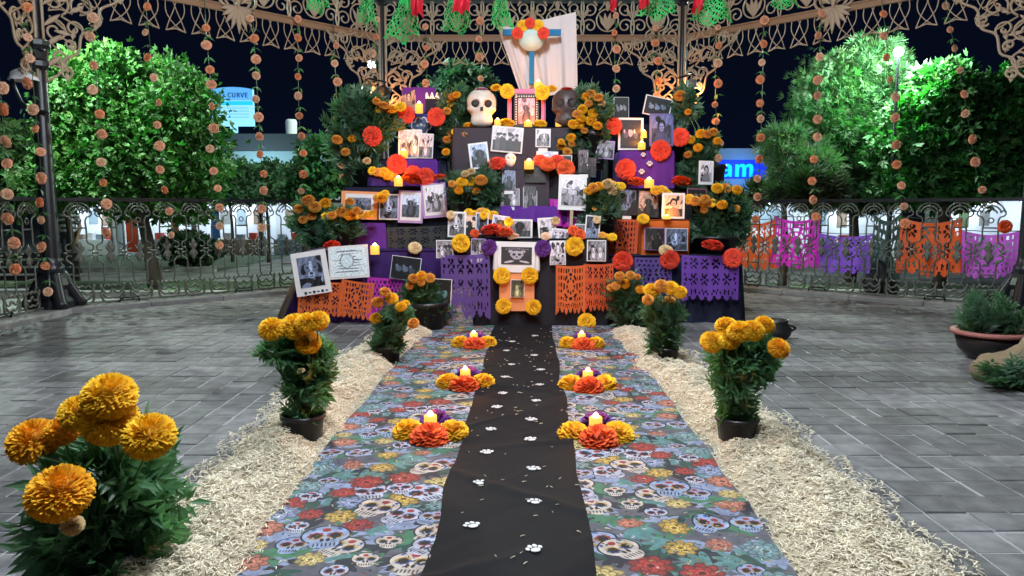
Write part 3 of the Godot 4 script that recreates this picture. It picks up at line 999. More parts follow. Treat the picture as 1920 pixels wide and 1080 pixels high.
	var body := func(p: Vector3) -> float:
		var k := capsule(p, Vector3(0, 0.98, 0), Vector3(0, 1.32, 0), 0.15, 0.165) - 0.0
		k = smin(k, capsule(p, Vector3(-0.15, 1.36, 0), Vector3(0.15, 1.36, 0), 0.07, 0.07), 0.08)
		for s in [-1.0, 1.0]:
			k = smin(k, capsule(p, Vector3(s * 0.085, 0.95, 0), Vector3(s * 0.09, 0.5, 0.02), 0.095, 0.06), 0.04)
			k = smin(k, capsule(p, Vector3(s * 0.09, 0.5, 0.02), Vector3(s * 0.095, 0.07, -0.01), 0.06, 0.04), 0.03)
			k = smin(k, capsule(p, Vector3(s * 0.095, 0.045, -0.02), Vector3(s * 0.11, 0.035, 0.16), 0.045, 0.04), 0.03)
			k = smin(k, capsule(p, Vector3(s * 0.20, 1.34, 0), Vector3(s * 0.25, 1.06, 0), 0.055, 0.042), 0.04)
			k = smin(k, capsule(p, Vector3(s * 0.25, 1.06, 0), Vector3(s * 0.22, 0.82, 0.09), 0.042, 0.032), 0.03)
			k = smin(k, ell(p, Vector3(s * 0.215, 0.76, 0.11), Vector3(0.03, 0.07, 0.04)), 0.03)
		k = smin(k, capsule(p, Vector3(0, 1.38, 0), Vector3(0, 1.48, 0.01), 0.055, 0.05), 0.04)
		k = smin(k, ell(p, Vector3(0, 1.58, 0.015), Vector3(0.08, 0.115, 0.10)), 0.03)
		return smin(k, ell(p, Vector3(0, 1.565, 0.115), Vector3(0.018, 0.025, 0.025)), 0.015)
	var tint := func(p: Vector3) -> Color:
		if p.y > 1.60 or p.y > 1.50 and p.z < -0.01:
			return Color(0.02, 0.014, 0.01)
		if p.y > 1.42 or absf(p.x) > 0.19 and p.y < 1.15:
			return Color(0.36, 0.20, 0.14)
		if p.y > 0.95:
			return Color(0.6, 0.6, 0.62) if fmod(p.y, 0.11) < 0.05 else Color(0.05, 0.04, 0.05)
		return Color(0.05, 0.05, 0.07) if p.y > 0.08 else Color(0.3, 0.3, 0.3)
	var pm := mat("person", 1, 1, 1, 0.8)
	pm.vertex_color_use_as_albedo = true
	part(wk, "body", nets(body, Vector3(-0.36, -0.03, -0.2), Vector3(0.36, 1.75, 0.26), 0.026, tint), pm)
	var bench := thing("bench", "dark slatted bench at the left edge, beyond the railing", "bench", Vector3(W(25, 560, 9.5).x, -0.6, -9.5))
	for i in 5:
		part(bench, "seat_slat", boxmesh(Vector3(1.5, 0.03, 0.07), Vector3(0, 0.45, -0.16 + i * 0.085)), M.metal)
	for i in 4:
		part(bench, "back_slat", boxmesh(Vector3(1.5, 0.07, 0.03), Vector3(0, 0.58 + i * 0.10, -0.22)), M.dark)
	for s in [-0.6, 0.6]:
		part(bench, "leg", boxmesh(Vector3(0.05, 0.45, 0.36), Vector3(s, 0.22, 0)), M.metal)
	# paper banners on the right railing
	var xf := side_frame(7)
	for a in [[1388, 1456, 410, 500, "tissue_rust", 1, "rust orange cut-paper banner nearest the altar on the right railing"], [1450, 1540, 405, 496, "tissue_magenta", 2, "bright magenta cut-paper banner on the right railing"], [1530, 1640, 437, 506, "tissue_violet", 1, "violet cut-paper banner on the right railing, between magenta and black ones"], [1640, 1690, 400, 545, "tissue_black", 3, "black cut-paper banner on the right railing, hanging lowest"], [1690, 1806, 408, 510, "tissue_rust", 1, "large rust orange cut-paper banner on the right railing, beside the lilac one"], [1800, 1912, 432, 515, "tissue_lilac", 2, "lilac cut-paper banner at the right end of the railing"]]:
		var o := xf.origin - xf.basis.z * 0.07
		var p0 := on_plane(a[0], a[2], o, xf.basis.z)
		var p1 := on_plane(a[1], a[2], o, xf.basis.z)
		var p2 := on_plane(a[0], a[3], o, xf.basis.z)
		var w := p0.distance_to(p1)
		var bn := thing("paper_banner", a[6], "banner", (p0 + p1) / 2, "paper banners on the right railing")
		bn.basis = xf.basis
		part(bn, "cut_paper", picado_mesh(w, p0.y - p2.y, a[5], 0.06, a[0], 0.10), M[a[4]])
		var cs := S()
		tube(cs, [Vector3(-w / 2, 0.0, 0), Vector3(0, -0.01, 0), Vector3(w / 2, 0.0, 0)], 0.004)
		part(bn, "string", done(cs), M.dark)
	# green and red paper swags under the beam
	var k := 0
	for a in [[598, -8, 22, 46, 5.6, "tissue_green", "far left"], [690, -6, 48, 34, 6.0, "tissue_green", "left of the back left post"], [757, 0, 78, 66, 6.5, "tissue_green", "right of the back left post"], [850, -10, 62, 58, 6.5, "tissue_green", "left of the cross"], [943, -6, 55, 44, 6.5, "tissue_green", "nearest the cross"], [1232, -8, 34, 70, 6.3, "tissue_green", "left of the back right post"], [1345, -8, 44, 84, 5.8, "tissue_green", "right of the back right post"], [1480, -14, 14, 60, 5.4, "tissue_green", "far right"], [783, -10, 28, 20, 6.2, "tissue_red", "left of the cross"], [866, -10, 22, 30, 6.2, "tissue_red", "nearest the cross"], [1152, -10, 18, 14, 6.2, "tissue_red", "right of the cross"], [1310, -10, 24, 22, 5.8, "tissue_red", "beside the back right post"], [1210, -8, 14, 20, 6.2, "tissue_red", "left of the back right post"]]:
		var top := W(a[0], a[1] - 20, a[4])
		var bot := W(a[0], a[2], a[4])
		var h := top.y - bot.y
		var w := m_at(a[3], a[4])
		var green: bool = a[5] == "tissue_green"
		var sw := thing("paper_swag", "%s hanging from the roof, %s" % ["green netted paper swag" if green else "red paper streamer", a[6]], "streamer", top, "green swags under the roof" if green else "red streamers under the roof")
		var ph := R(0, 6)
		var f := func(u: float, t: float) -> Vector3:
			var wid := w * (0.25 + 0.75 * t if green else 1.0)
			return Vector3((u - 0.5) * wid + (0.1 * w * sin(t * 3.0 + ph)), -t * h * (1.0 + 0.06 * sin(u * 12.0 + ph) - (0.2 * absf(u - 0.5) if green else 0.0)), 0.05 * sin(u * 8.0 + ph) + 0.02 * cos(t * 9.0))
		var hole := func(u: float, t: float) -> bool:
			return green and t > 0.3 and fposmod(u * 9.0 + t * 7.0, 1.0) > 0.38 and fposmod(u * 9.0 - t * 7.0, 1.0) > 0.38
		part(sw, "tissue", sheet(f, 40 if green else 8, 44 if green else 10, hole), M[a[5]])
		k += 1
func tent(p: Vector3, w: float, label: String, i: int) -> void:
	var t := thing("market_tent", label, "tent", p, "white market tents in the square")
	var h := 1.75
	part(t, "back_wall", boxmesh(Vector3(w, h, 0.04), Vector3(0, h / 2, -1.2)), M.canvas)
	for s in [-1.0, 1.0]:
		part(t, "side_wall", boxmesh(Vector3(0.04, h, 1.2), Vector3(s * w / 2, h / 2, -0.6)), M.canvas)
		part(t, "pole", boxmesh(Vector3(0.05, h, 0.05), Vector3(s * w / 2, h / 2, 0.03)), M.metal)
	var st := S(false)
	var a := Vector3(-w / 2 - 0.1, h, 0.1)
	var b := Vector3(w / 2 + 0.1, h, 0.1)
	var c := Vector3(w / 2 + 0.1, h, -1.3)
	var d := Vector3(-w / 2 - 0.1, h, -1.3)
	var e := Vector3(0, h + 0.45, -0.6)
	for q in [[a, e, b], [b, e, c], [c, e, d], [d, e, a]]:
		v(st, q[0]); v(st, q[1]); v(st, q[2])
	part(t, "canopy", done(st), M.canvas)
	part(t, "counter", boxmesh(Vector3(w * 0.8, 0.5, 0.4), Vector3(0, 0.26, -0.5)), [M.canvas, M.wall_blue, M.cloth_tan, M.wall_blue, M.canvas, M.wall_blue, M.canvas][i])
	for j in 3:
		part(t, "poster", boxmesh(Vector3(0.3, 0.45 + 0.1 * (j % 2), 0.01), Vector3((j - 1) * w * 0.27, 1.2, -1.17)), [M.wall_blue, M.cloth_tan, M.canvas, M.lawn, M.path][(i * 2 + j) % 5])
	for j in 4:
		part(t, "goods_box", boxmesh(Vector3(0.22, 0.16 + 0.05 * (j % 2), 0.2), Vector3((j - 1.5) * w * 0.2, 0.59 + 0.025 * (j % 2), -0.5)), [M.cloth_tan, M.card_white, M.wall_blue, M.banner_red][(j + i * 2) % 4])
	part(t, "unseen_lamp_tube", boxmesh(Vector3(w * 0.45, 0.04, 0.04), Vector3(0, h - 0.12, -0.55)), M.lamp_white)  # unseen lamp inside the tent, placed to light its white walls
	omni(t, Vector3(0, h - 0.16, -0.55), Color(0.86, 0.94, 1.0), 1.1, 0.05)

# ---------- trees ----------
func tree(called: String, label: String, d: float, blobs: Array, n: int, size: float, col: Vector3, trunk: Array, spiky := 0.0, category := "tree", group := "trees in the square") -> void:
	rng.seed = hash(label)
	var base := W(trunk[0], 390, d)
	base.y = -0.6
	var t := thing(called, label, category, base, group)
	var vol := 0.0
	for b in blobs:
		vol += b[2] * b[3]
	var xs := []
	var cols := []
	var mp := d / LENS
	for b in blobs:
		var c := W(b[0], b[1], d) + Vector3(0, 0, R(-0.4, 0.4)) - base
		var rad := Vector3(b[2] * mp, b[3] * mp, (b[2] + b[3]) * 0.45 * mp)
		var m := int(n * b[2] * b[3] / vol)
		var clumps := maxi(4, m / 55)
		for k in clumps:
			var dir := Vector3(rng.randfn(), rng.randfn(), rng.randfn()).normalized()
			var cc := c + dir * rad * pow(R(0.15, 1.0), 0.4)
			var tone := R(0.45, 1.45)
			for j in m / clumps:
				var p := cc + Vector3(rng.randfn(), rng.randfn() * 0.7, rng.randfn()) * minf(rad.x, rad.y) * 0.29
				var out_ := (p - c).normalized()
				var s := size * R(0.5, 1.4)
				var up := (out_ + Vector3(R(-1, 1), R(-1.0, 0.6), R(-1, 1)) * (1.0 - spiky * 0.5)).normalized()
				var x := up.cross(Vector3(R(-1, 1), R(-1, 1), R(-1, 1))).normalized()
				xs.append(Transform3D(Basis(x * s, up * s, x.cross(up) * s), p))
				var f := tone * R(0.8, 1.2)
				var dull := R(0.0, 1.0)
				cols.append(Color(col.x * f * (1.0 + 0.7 * dull * dull), col.y * f, col.z * f * (1.0 - 0.2 * dull)))
	var lf := S(false)
	if spiky > 0.0:
		for k in 5:
			var a := (k - 2) * 0.42
			ribbon_leaf(lf, Vector3.ZERO, Vector3(sin(a), cos(a), R(-0.2, 0.2)).normalized(), Vector3(0, 0, 1), 1.0, 0.14)
	else:
		ribbon_leaf(lf, Vector3.ZERO, Vector3(0, 1, 0), Vector3(0, 0, 1), 1.0, 0.55)
		ribbon_leaf(lf, Vector3.ZERO, Vector3(0.7, 0.7, 0.1), Vector3(0, 0, 1), 0.8, 0.42)
		ribbon_leaf(lf, Vector3.ZERO, Vector3(-0.7, 0.65, -0.1), Vector3(0, 0, 1), 0.8, 0.42)
	multi(t, "crown", done(lf), M.tree_leaf, xs, cols)
	var ts := S()
	var topc: Vector3 = W(blobs[0][0], blobs[0][1], d) - base
	var fork: Vector3 = W(trunk[1], trunk[2], d) - base
	tube(ts, curve([Vector3.ZERO, fork * 0.5 + Vector3(0.04, 0, 0.03), fork], 8), trunk[3], trunk[3] * 0.7, 9)
	part(t, "trunk", done(ts), M.bark)
	for b in blobs.slice(0, 6):
		var to := W(b[0], b[1], d) - base
		var bs := S()
		tube(bs, curve([fork * 0.96, fork.lerp(to, 0.5) + Vector3(0, 0.1, 0.1), to], 6), trunk[3] * 0.5, 0.015, 6)
		part(t, "limb", done(bs), M.bark)
func build_trees() -> void:
	tree("leafy_tree", "large leafy tree lit bright green beside the black left post", 13.5, [[135, 160, 40, 50], [220, 145, 36, 54], [285, 142, 36, 48], [350, 215, 60, 70], [190, 250, 90, 70], [285, 270, 100, 80], [365, 320, 62, 55], [150, 340, 65, 55], [250, 370, 100, 40], [340, 385, 60, 28]], 25000, 0.105, Vector3(0.055, 0.19, 0.045), [284, 262, 385, 0.13])
	tree("leafy_tree", "dimmer leafy tree at the left edge, behind the black post", 17.0, [[40, 290, 60, 52], [15, 340, 60, 45], [75, 350, 50, 40]], 5000, 0.16, Vector3(0.06, 0.14, 0.05), [140, 90, 395, 0.09])
	tree("round_shrub", "bright green shrub tree behind the left marigold bush", 20.0, [[612, 300, 32, 36], [600, 345, 48, 28], [640, 340, 30, 30]], 4200, 0.15, Vector3(0.06, 0.22, 0.09), [606, 606, 370, 0.07])
	tree("dark_tree", "dark tree standing behind the big white skull", 16.0, [[865, 165, 48, 34], [820, 195, 50, 38], [850, 215, 60, 30]], 4000, 0.16, Vector3(0.035, 0.085, 0.065), [850, 850, 260, 0.1])
	tree("feathery_tree", "tall fine-leaved tree left of the bright street lamp", 15.0, [[1620, 118, 52, 34], [1575, 165, 62, 55], [1640, 185, 46, 62], [1555, 245, 70, 70], [1635, 275, 66, 66], [1540, 330, 62, 50], [1630, 350, 70, 40]], 20000, 0.13, Vector3(0.045, 0.15, 0.055), [1600, 1600, 400, 0.12], 1.0)
	tree("leafy_tree", "broad leafy tree lit from above at the right edge", 13.6, [[1790, 150, 42, 34], [1745, 180, 60, 40], [1850, 190, 60, 42], [1905, 200, 45, 50], [1790, 245, 100, 60], [1880, 280, 70, 70], [1710, 265, 62, 62], [1800, 335, 110, 42], [1700, 345, 62, 36]], 26000, 0.14, Vector3(0.04, 0.18, 0.05), [1768, 1768, 380, 0.12])
	tree("grey_shrub", "pale grey-green spiky shrub above the blue lit letters", 14.0, [[1478, 272, 34, 32], [1474, 310, 34, 28], [1505, 320, 36, 34]], 3600, 0.16, Vector3(0.11, 0.19, 0.13), [1468, 1468, 360, 0.06], 1.0)
	tree("fern_shrub", "dark fern-leaved shrub over the right railing beside the marigolds", 10.5, [[1510, 356, 56, 20], [1425, 366, 44, 11]], 1200, 0.20, Vector3(0.04, 0.08, 0.045), [1470, 1470, 385, 0.05], 1.0)
	tree("round_shrub", "low round dark shrub on the lawn, beyond the left railing", 17.5, [[345, 466, 34, 28], [372, 470, 22, 20]], 2600, 0.13, Vector3(0.04, 0.10, 0.05), [350, 350, 490, 0.05], 0.0, "shrub")
	for i in 3:
		var x: float = [432.0, 500.0, 566.0][i]
		tree("clipped_tree", "clipped green tree in front of the long low building, %s" % ["below the lit sign", "below the roof tank", "nearest the altar"][i], 20.5, [[x, 345, 40, 34], [x + 10, 335, 38, 30], [x - 12, 362, 40, 16]], 4200, 0.13, Vector3(0.075, 0.20, 0.11), [x, x, 390, 0.05], 0.0, "tree", "clipped trees before the building")
	var sl := S()
	var q0 := W(138, 420, 14.5)
	var st := thing("thin_tree_trunk", "thin bare tree trunk right of the person in stripes", "tree", Vector3(W(143, 510, 15.5).x, -0.6, -15.5))
	tube(sl, curve([Vector3.ZERO, Vector3(-0.06, 0.8, 0), Vector3(-0.14, 1.9, 0), Vector3(-0.1, 3.0, 0)], 8), 0.07, 0.05, 8)
	part(st, "trunk", done(sl), M.bark)

# ---------- the altar ----------
func draped(called: String, label: String, px0: float, px1: float, ytop: float, d: float, dp: float, m: Material, floor_y := 0.0, amp := 0.032, group := "cloth-covered tiers of the altar") -> Node3D:
	var a := W(px0, ytop, d)
	var b := W(px1, ytop, d)
	var t := thing(called, label, "altar tier", Vector3((a.x + b.x) / 2, floor_y, -d), group)
	part(t, "cloth_cover", drape_mesh(b.x - a.x, a.y - floor_y, dp, R(26, 34), amp, R(0, 6)), m)
	return t
func hung_cloth(called: String, label: String, a: Vector3, b: Vector3, c: Vector3, d: Vector3, m: Material, amp: float, folds: float, category := "cloth") -> void:
	# a cloth between four corners: top left, top right, bottom right, bottom left
	var t := thing(called, label, category, (c + d) / 2)
	var o := t.position
	var n := (b - a).cross(d - a).normalized()
	if n.z < 0:
		n = -n
	var ph := R(0, 6)
	var f := func(u: float, w: float) -> Vector3:
		var p: Vector3 = a.lerp(b, u).lerp(d.lerp(c, u), w)
		return p - o + n * amp * (0.35 + w) * (sin(u * folds + ph + w) + 0.4 * sin(u * folds * 2.3 + ph))
	part(t, "fabric", sheet(f, 48, 16), m)
func build_altar() -> void:
	draped("altar_tier", "lowest middle tier of the altar, dark cloth behind the skull poster", 836, 1140, 447, 5.55, 0.55, M.cloth_dark)
	draped("altar_tier", "second middle tier, dark cloth under the row of red flowers", 885, 1108, 318, 6.05, 0.42, M.cloth_dark)
	draped("altar_tier", "top middle tier with grey cloth, carrying the skull and the pink frame", 848, 1106, 238, 6.45, 0.5, M.cloth_grey)
	draped("altar_tier", "low left tier with violet cloth behind the slanted dog portrait", 572, 842, 470, 5.8, 0.5, M.cloth_violet)
	draped("altar_tier", "middle left tier with navy cloth behind the orange and lilac cards", 642, 842, 349, 6.25, 0.4, M.cloth_navy)
	draped("altar_tier", "upper left tier with navy cloth behind the purple box", 698, 838, 298, 6.68, 0.4, M.cloth_navy)
	draped("altar_tier", "purple cloth box under the pair of photographs on the left wing", 754, 820, 297, 6.45, 0.22, M.cloth_purple, 1.08, 0.008)
	draped("altar_tier", "highest left tier with navy cloth under the blue paw box", 744, 836, 246, 6.95, 0.4, M.cloth_navy)
	draped("altar_tier", "blue cloth box with a paw on the left wing", 768, 834, 212, 6.85, 0.25, M.cloth_blue, 1.60, 0.006)
	draped("altar_tier", "low right tier with navy cloth behind the violet cut paper", 1145, 1392, 480, 5.8, 0.5, M.cloth_navy)
	draped("altar_tier", "middle right tier with dark cloth behind the orange box", 1140, 1332, 353, 6.25, 0.4, M.cloth_dark)
	draped("altar_tier", "orange box carrying two mounted pictures on its front", 1205, 1294, 412, 5.95, 0.25, M.cloth_orange, 0.52, 0.006)
	draped("altar_tier", "purple cloth box with three white paws on the right wing", 1160, 1266, 281, 6.45, 0.3, M.cloth_purple, 1.06, 0.01)
	draped("altar_tier", "highest right tier with navy cloth behind the landscape photograph", 1140, 1292, 232, 6.95, 0.4, M.cloth_navy)
	hung_cloth("tan_cloth", "tan cloth sloping to the floor at the altar's left end", W(560, 500, 5.85), W(585, 490, 5.82), G(545, 598), G(518, 600), M.cloth_tan, 0.012, 9.0)
	hung_cloth("purple_cloth", "deep purple cloth falling to the floor beside the tan one", W(578, 488, 5.76), W(640, 480, 5.74), G(592, 606), G(530, 604), M.cloth_violet, 0.015, 14.0)
	hung_cloth("purple_swag", "crumpled purple cloth under the grey photo board", W(920, 386, 5.97), W(1062, 386, 5.97), W(1064, 416, 5.93), W(918, 416, 5.93), M.cloth_purple, 0.012, 18.0)
	hung_cloth("purple_cloth", "bluish purple cloth below the orange card on the left wing", W(650, 418, 6.16), W(722, 418, 6.16), W(728, 470, 6.1), W(655, 470, 6.1), M.cloth_purple, 0.012, 9.0)
	hung_cloth("lace_cloth", "magenta lace bunched behind the standing photograph", W(1030, 372, 5.98), W(1092, 380, 5.98), W(1090, 425, 5.92), W(1036, 425, 5.92), M.tissue_magenta, 0.02, 15.0)
	hung_cloth("purple_cloth", "small purple cloth at the left end of the red flowers on the left wing", W(690, 320, 6.4), W(752, 325, 6.4), W(742, 350, 6.3), W(688, 352, 6.3), M.cloth_violet, 0.012, 9.0)
	# grey board with four photographs
	var bp := W(982, 390, 5.99)
	var gb := thing("photo_board", "dark grey board with photographs stuck on, below the middle candle", "board", bp)
	part(gb, "board", boxmesh(Vector3(m_at(94, 5.99), m_at(70, 5.99), 0.015), Vector3(0, m_at(35, 5.99), 0)), M.cloth_grey)
	# cut paper on the fronts
	for a in [[605, 527, 88, 66, 5.68, "tissue_orange", 1, "orange cut paper below the slanted dog portrait", -4.0], [672, 527, 62, 72, 5.66, "tissue_orange", 2, "orange cut paper beside the magenta one on the left wing", -8.0], [722, 520, 66, 78, 5.67, "tissue_magenta", 0, "magenta cut paper with a diamond net on the left wing", -2.0], [872, 476, 92, 122, 5.50, "tissue_purple", 1, "purple cut paper left of the skull poster", 1.0], [1070, 497, 56, 92, 5.49, "tissue_orange", 2, "orange cut paper right of the skull poster, with a round medallion", 0.0], [1122, 494, 56, 90, 5.50, "tissue_rust", 1, "rust cut paper between the orange one and the marigold bush", 1.0], [1332, 478, 108, 86, 5.72, "tissue_violet", 1, "large violet cut paper on the right wing", 0.0], [1225, 482, 70, 70, 5.73, "tissue_purple", 3, "dim purple cut paper behind the right-hand marigold bushes", 0.0], [1165, 410, 66, 72, 6.1, "tissue_rust", 2, "rust red cut paper left of the orange box", -3.0], [785, 424, 120, 50, 6.12, "tissue_black", 1, "black cut paper below the lilac cards on the left wing", 2.0]]:
		var p := W(a[0], a[1], a[4])
		var t := thing("cut_paper", a[7], "cut paper", p, "cut paper on the altar")
		t.rotation = Vector3(-0.05, 0, deg_to_rad(a[8]))
		part(t, "paper", picado_mesh(m_at(a[2], a[4]), m_at(a[3], a[4]), a[6], 0.006, a[0]), M[a[5]])
	var ob := thing("orange_banner", "orange paper panel with a small picture under the skull poster", "banner", W(969, 512, 5.49))
	part(ob, "panel", boxmesh(Vector3(m_at(66, 5.49), m_at(72, 5.49), 0.006), Vector3(0, -m_at(36, 5.49), 0)), M.card_orange)
	# the cross with its cloth
	var d := 7.1
	var cr := thing("cross", "blue glitter cross above the altar, with a pale bowl at its heart", "cross", W(997, 158, d))
	var up := W(997, 40, d) - cr.position
	var mid := W(997, 61, d) - cr.position
	part(cr, "upright", boxmesh(Vector3(m_at(9, d), up.y, 0.03), Vector3(0, up.y / 2, 0)), M.foil_blue)
	part(cr, "crossbar", boxmesh(Vector3(m_at(106, d), m_at(11, d), 0.028), Vector3(0, mid.y, 0)), M.foil_blue)
	var bowl := S()
	var r := m_at(23, d)
	lathe(bowl, [Vector2(0.001, r * 0.7), Vector2(r * 0.5, r * 0.6), Vector2(r * 0.85, r * 0.32), Vector2(r, 0.0), Vector2(r * 1.03, -0.01)], 24)
	part(cr, "bowl", done(bowl), M.bowl, Transform3D(Basis.from_euler(Vector3(PI / 2 - 0.1, 0, 0)), W(996, 72, d) - cr.position + Vector3(0, 0, 0.02)))
	hung_cloth("white_veil", "white cloth hanging from the cross down behind the pink frame, left fall", W(932, 48, d + 0.07), W(1000, 54, d + 0.07), W(1022, 178, d + 0.10), W(976, 176, d + 0.12), M.cloth_white, 0.014, 16.0)
	hung_cloth("white_veil", "broad white cloth behind the cross, reaching down to the dark mask", W(985, 45, d + 0.18), W(1080, 22, d + 0.18), W(1083, 178, d + 0.16), W(1000, 178, d + 0.16), M.cloth_white, 0.016, 15.0)
	# skulls
	var sk := func(p: Vector3) -> float:
		var k := ell(p, Vector3(0, 0.215, 0), Vector3(0.132, 0.115, 0.135))
		k = smin(k, ell(p, Vector3(0, 0.155, 0.045), Vector3(0.112, 0.085, 0.095)), 0.04)
		k = smin(k, ell(p, Vector3(0, 0.06, 0.05), Vector3(0.088, 0.07, 0.08)), 0.035)
		k = smin(k, capsule(p, Vector3(-0.055, 0.035, 0.07), Vector3(0.055, 0.035, 0.07), 0.04, 0.04), 0.03)
		for s in [-1.0, 1.0]:
			k = smin(k, ell(p, Vector3(s * 0.092, 0.14, 0.07), Vector3(0.03, 0.02, 0.04)), 0.03)
			k = maxf(k, -ell(p, Vector3(s * 0.055, 0.185, 0.135), Vector3(0.036, 0.038, 0.05)))
		k = maxf(k, -capsule(p, Vector3(0, 0.155, 0.15), Vector3(0, 0.125, 0.15), 0.008, 0.02))
		return maxf(k, -capsule(p, Vector3(-0.05, 0.056, 0.145), Vector3(0.05, 0.056, 0.145), 0.006, 0.006))
	var sm := nets(sk, Vector3(-0.16, -0.02, -0.16), Vector3(0.16, 0.35, 0.19), 0.010)
	for a in [[903, 237, 6.62, 0.98, "bone", "large white sugar skull on the top tier of the altar"], [1063, 237, 6.56, 0.98, "bone_dark", "dark painted skull behind the marigolds on the top tier"]]:
		var t := thing("sugar_skull", a[5], "skull", W(a[0], a[1], a[2]))
		t.scale = Vector3.ONE * a[3]
		t.rotation.y = 0.05 if a[0] < 960 else -0.15
		part(t, "cranium", sm, M[a[4]])
		for s in [-1.0, 1.0]:
			var so := S()
			lathe(so, [Vector2(0.001, 0.008), Vector2(0.028, 0.005), Vector2(0.036, 0.0), Vector2(0.040, -0.012)], 14)
			part(t, "eye_socket", done(so), M.socket, Transform3D(Basis.from_euler(Vector3(PI / 2, 0, 0)), Vector3(s * 0.055, 0.185, 0.112)))
			for j in 3:
				part(t, "painted_mark", boxmesh(Vector3(0.012, 0.004, 0.006)), M.socket, Transform3D(Basis.from_euler(Vector3(-0.6, 0, s * (0.4 + j * 0.3))), Vector3(s * (0.035 + j * 0.014), 0.262 - j * 0.006, 0.112 - j * 0.008)))
		part(t, "nose_hollow", boxmesh(Vector3(0.026, 0.036, 0.02), Vector3(0, 0.137, 0.132)), M.socket)
		for j in 7:
			part(t, "tooth", boxmesh(Vector3(0.0105, 0.028, 0.012)), M[a[4]], Transform3D(Basis.IDENTITY, Vector3((j - 3) * 0.0125, 0.057, 0.127 - absf(j - 3) * 0.003)))
		part(t, "forehead_rose", PAPER[0], M.paper_red if a[4] == "bone_dark" else M.pink_pale, Transform3D(Basis.from_euler(Vector3(0.5, 0, 0)).scaled(Vector3(0.05, 0.02, 0.05)), Vector3(0, 0.318, 0.045)))
	# the pink frame
	var fd := 6.58
	var fr := thing("picture_frame", "pink frame with a dotted border and pink pillars, beside the white skull", "frame", W(987, 238, fd))
	var q := m_at(1.0, fd)
	part(fr, "back_panel", boxmesh(Vector3(46 * q, 62 * q, 0.02), Vector3(0, 31 * q, 0)), M.card_black)
	part(fr, "print", boxmesh(Vector3(30 * q, 46 * q, 0.006), Vector3(0, 28 * q, 0.014)), photo_mat(1, 501, Color(0.8, 0.55, 0.62)))
	for s in [-1.0, 1.0]:
		var pl := S()
		lathe(pl, [Vector2(6 * q, 0), Vector2(6 * q, 3 * q), Vector2(4 * q, 5 * q), Vector2(4 * q, 52 * q), Vector2(6 * q, 55 * q), Vector2(6 * q, 58 * q), Vector2(0.001, 58 * q)], 12)
		part(fr, "pillar", done(pl), M.pink, Transform3D(Basis.IDENTITY, Vector3(s * 31 * q, 0, 0.01)))
		for j in 13:
			part(fr, "bead", sphere8(), M.card_white, Transform3D(Basis.IDENTITY.scaled(Vector3.ONE * 1.3 * q), Vector3(s * 19 * q, (5 + j * 4.4) * q, 0.012)))
	for j in 9:
		part(fr, "bead", sphere8(), M.card_white, Transform3D(Basis.IDENTITY.scaled(Vector3.ONE * 1.3 * q), Vector3((j - 4) * 4.4 * q, 55 * q, 0.012)))
	part(fr, "lintel", boxmesh(Vector3(66 * q, 8 * q, 0.03), Vector3(0, 64 * q, 0)), M.pink)
	# paws
	var paw := paw_mesh(0.006)
	for a in [[1206, 290, 10], [1218, 307, 12], [1203, 322, 12]]:
		var t := thing("paw_cutout", "white paw cut-out on the purple box, %s" % ["topmost" if a[1] == 290 else "middle" if a[1] == 307 else "lowest"], "paw", W(a[0], a[1], 6.425), "white paws on the purple box")
		part(t, "paw", paw, M.paw_white, Transform3D(Basis.IDENTITY.scaled(Vector3(m_at(a[2], 6.4), m_at(a[2], 6.4), 1)), Vector3.ZERO))
	var bpw := thing("paw_sign", "large dark blue paw outlined in white, on the blue box", "paw", W(790, 238, 6.80))
	part(bpw, "outline", paw_mesh(0.006, 0.06), M.paw_white, Transform3D(Basis.IDENTITY.scaled(Vector3(m_at(36, 6.8), m_at(36, 6.8), 1)), Vector3.ZERO))
	part(bpw, "paw", paw_mesh(0.012), M.paw_blue, Transform3D(Basis.IDENTITY.scaled(Vector3(m_at(36, 6.8), m_at(36, 6.8), 1)), Vector3.ZERO))
	var lc := thing("lace_hat", "small dark box with a white lace top behind the paper flower on the left wing", "box", W(815, 212, 6.95))
	part(lc, "box", boxmesh(Vector3(m_at(30, 6.95), m_at(24, 6.95), 0.12), Vector3(0, m_at(12, 6.95), 0)), M.cloth_navy)
	var lw := func(u: float, w: float) -> Vector3:
		return Vector3((u - 0.5) * m_at(30, 6.95), m_at(24 + 12 * (1 - w) * (0.6 + 0.4 * sin(u * 20.0)), 6.95), 0.064)
	part(lc, "lace", sheet(lw, 24, 6, func(u: float, w: float) -> bool: return fposmod(u * 8.0, 1.0) > 0.6 and fposmod(w * 2.0, 1.0) > 0.5), M.card_white)
	var pb := thing("purple_backdrop", "purple board behind the faded portrait on top of the left wing", "board", W(786, 212, 6.92))
	part(pb, "board", boxmesh(Vector3(m_at(60, 6.92), m_at(46, 6.92), 0.02), Vector3(0, m_at(23, 6.92), 0)), M.cloth_purple)
var _sph: ArrayMesh
func sphere8() -> ArrayMesh:
	if _sph == null:
		_sph = lathemesh([Vector2(0.001, -1), Vector2(0.7, -0.7), Vector2(1, 0), Vector2(0.7, 0.7), Vector2(0.001, 1)], 8)
	return _sph
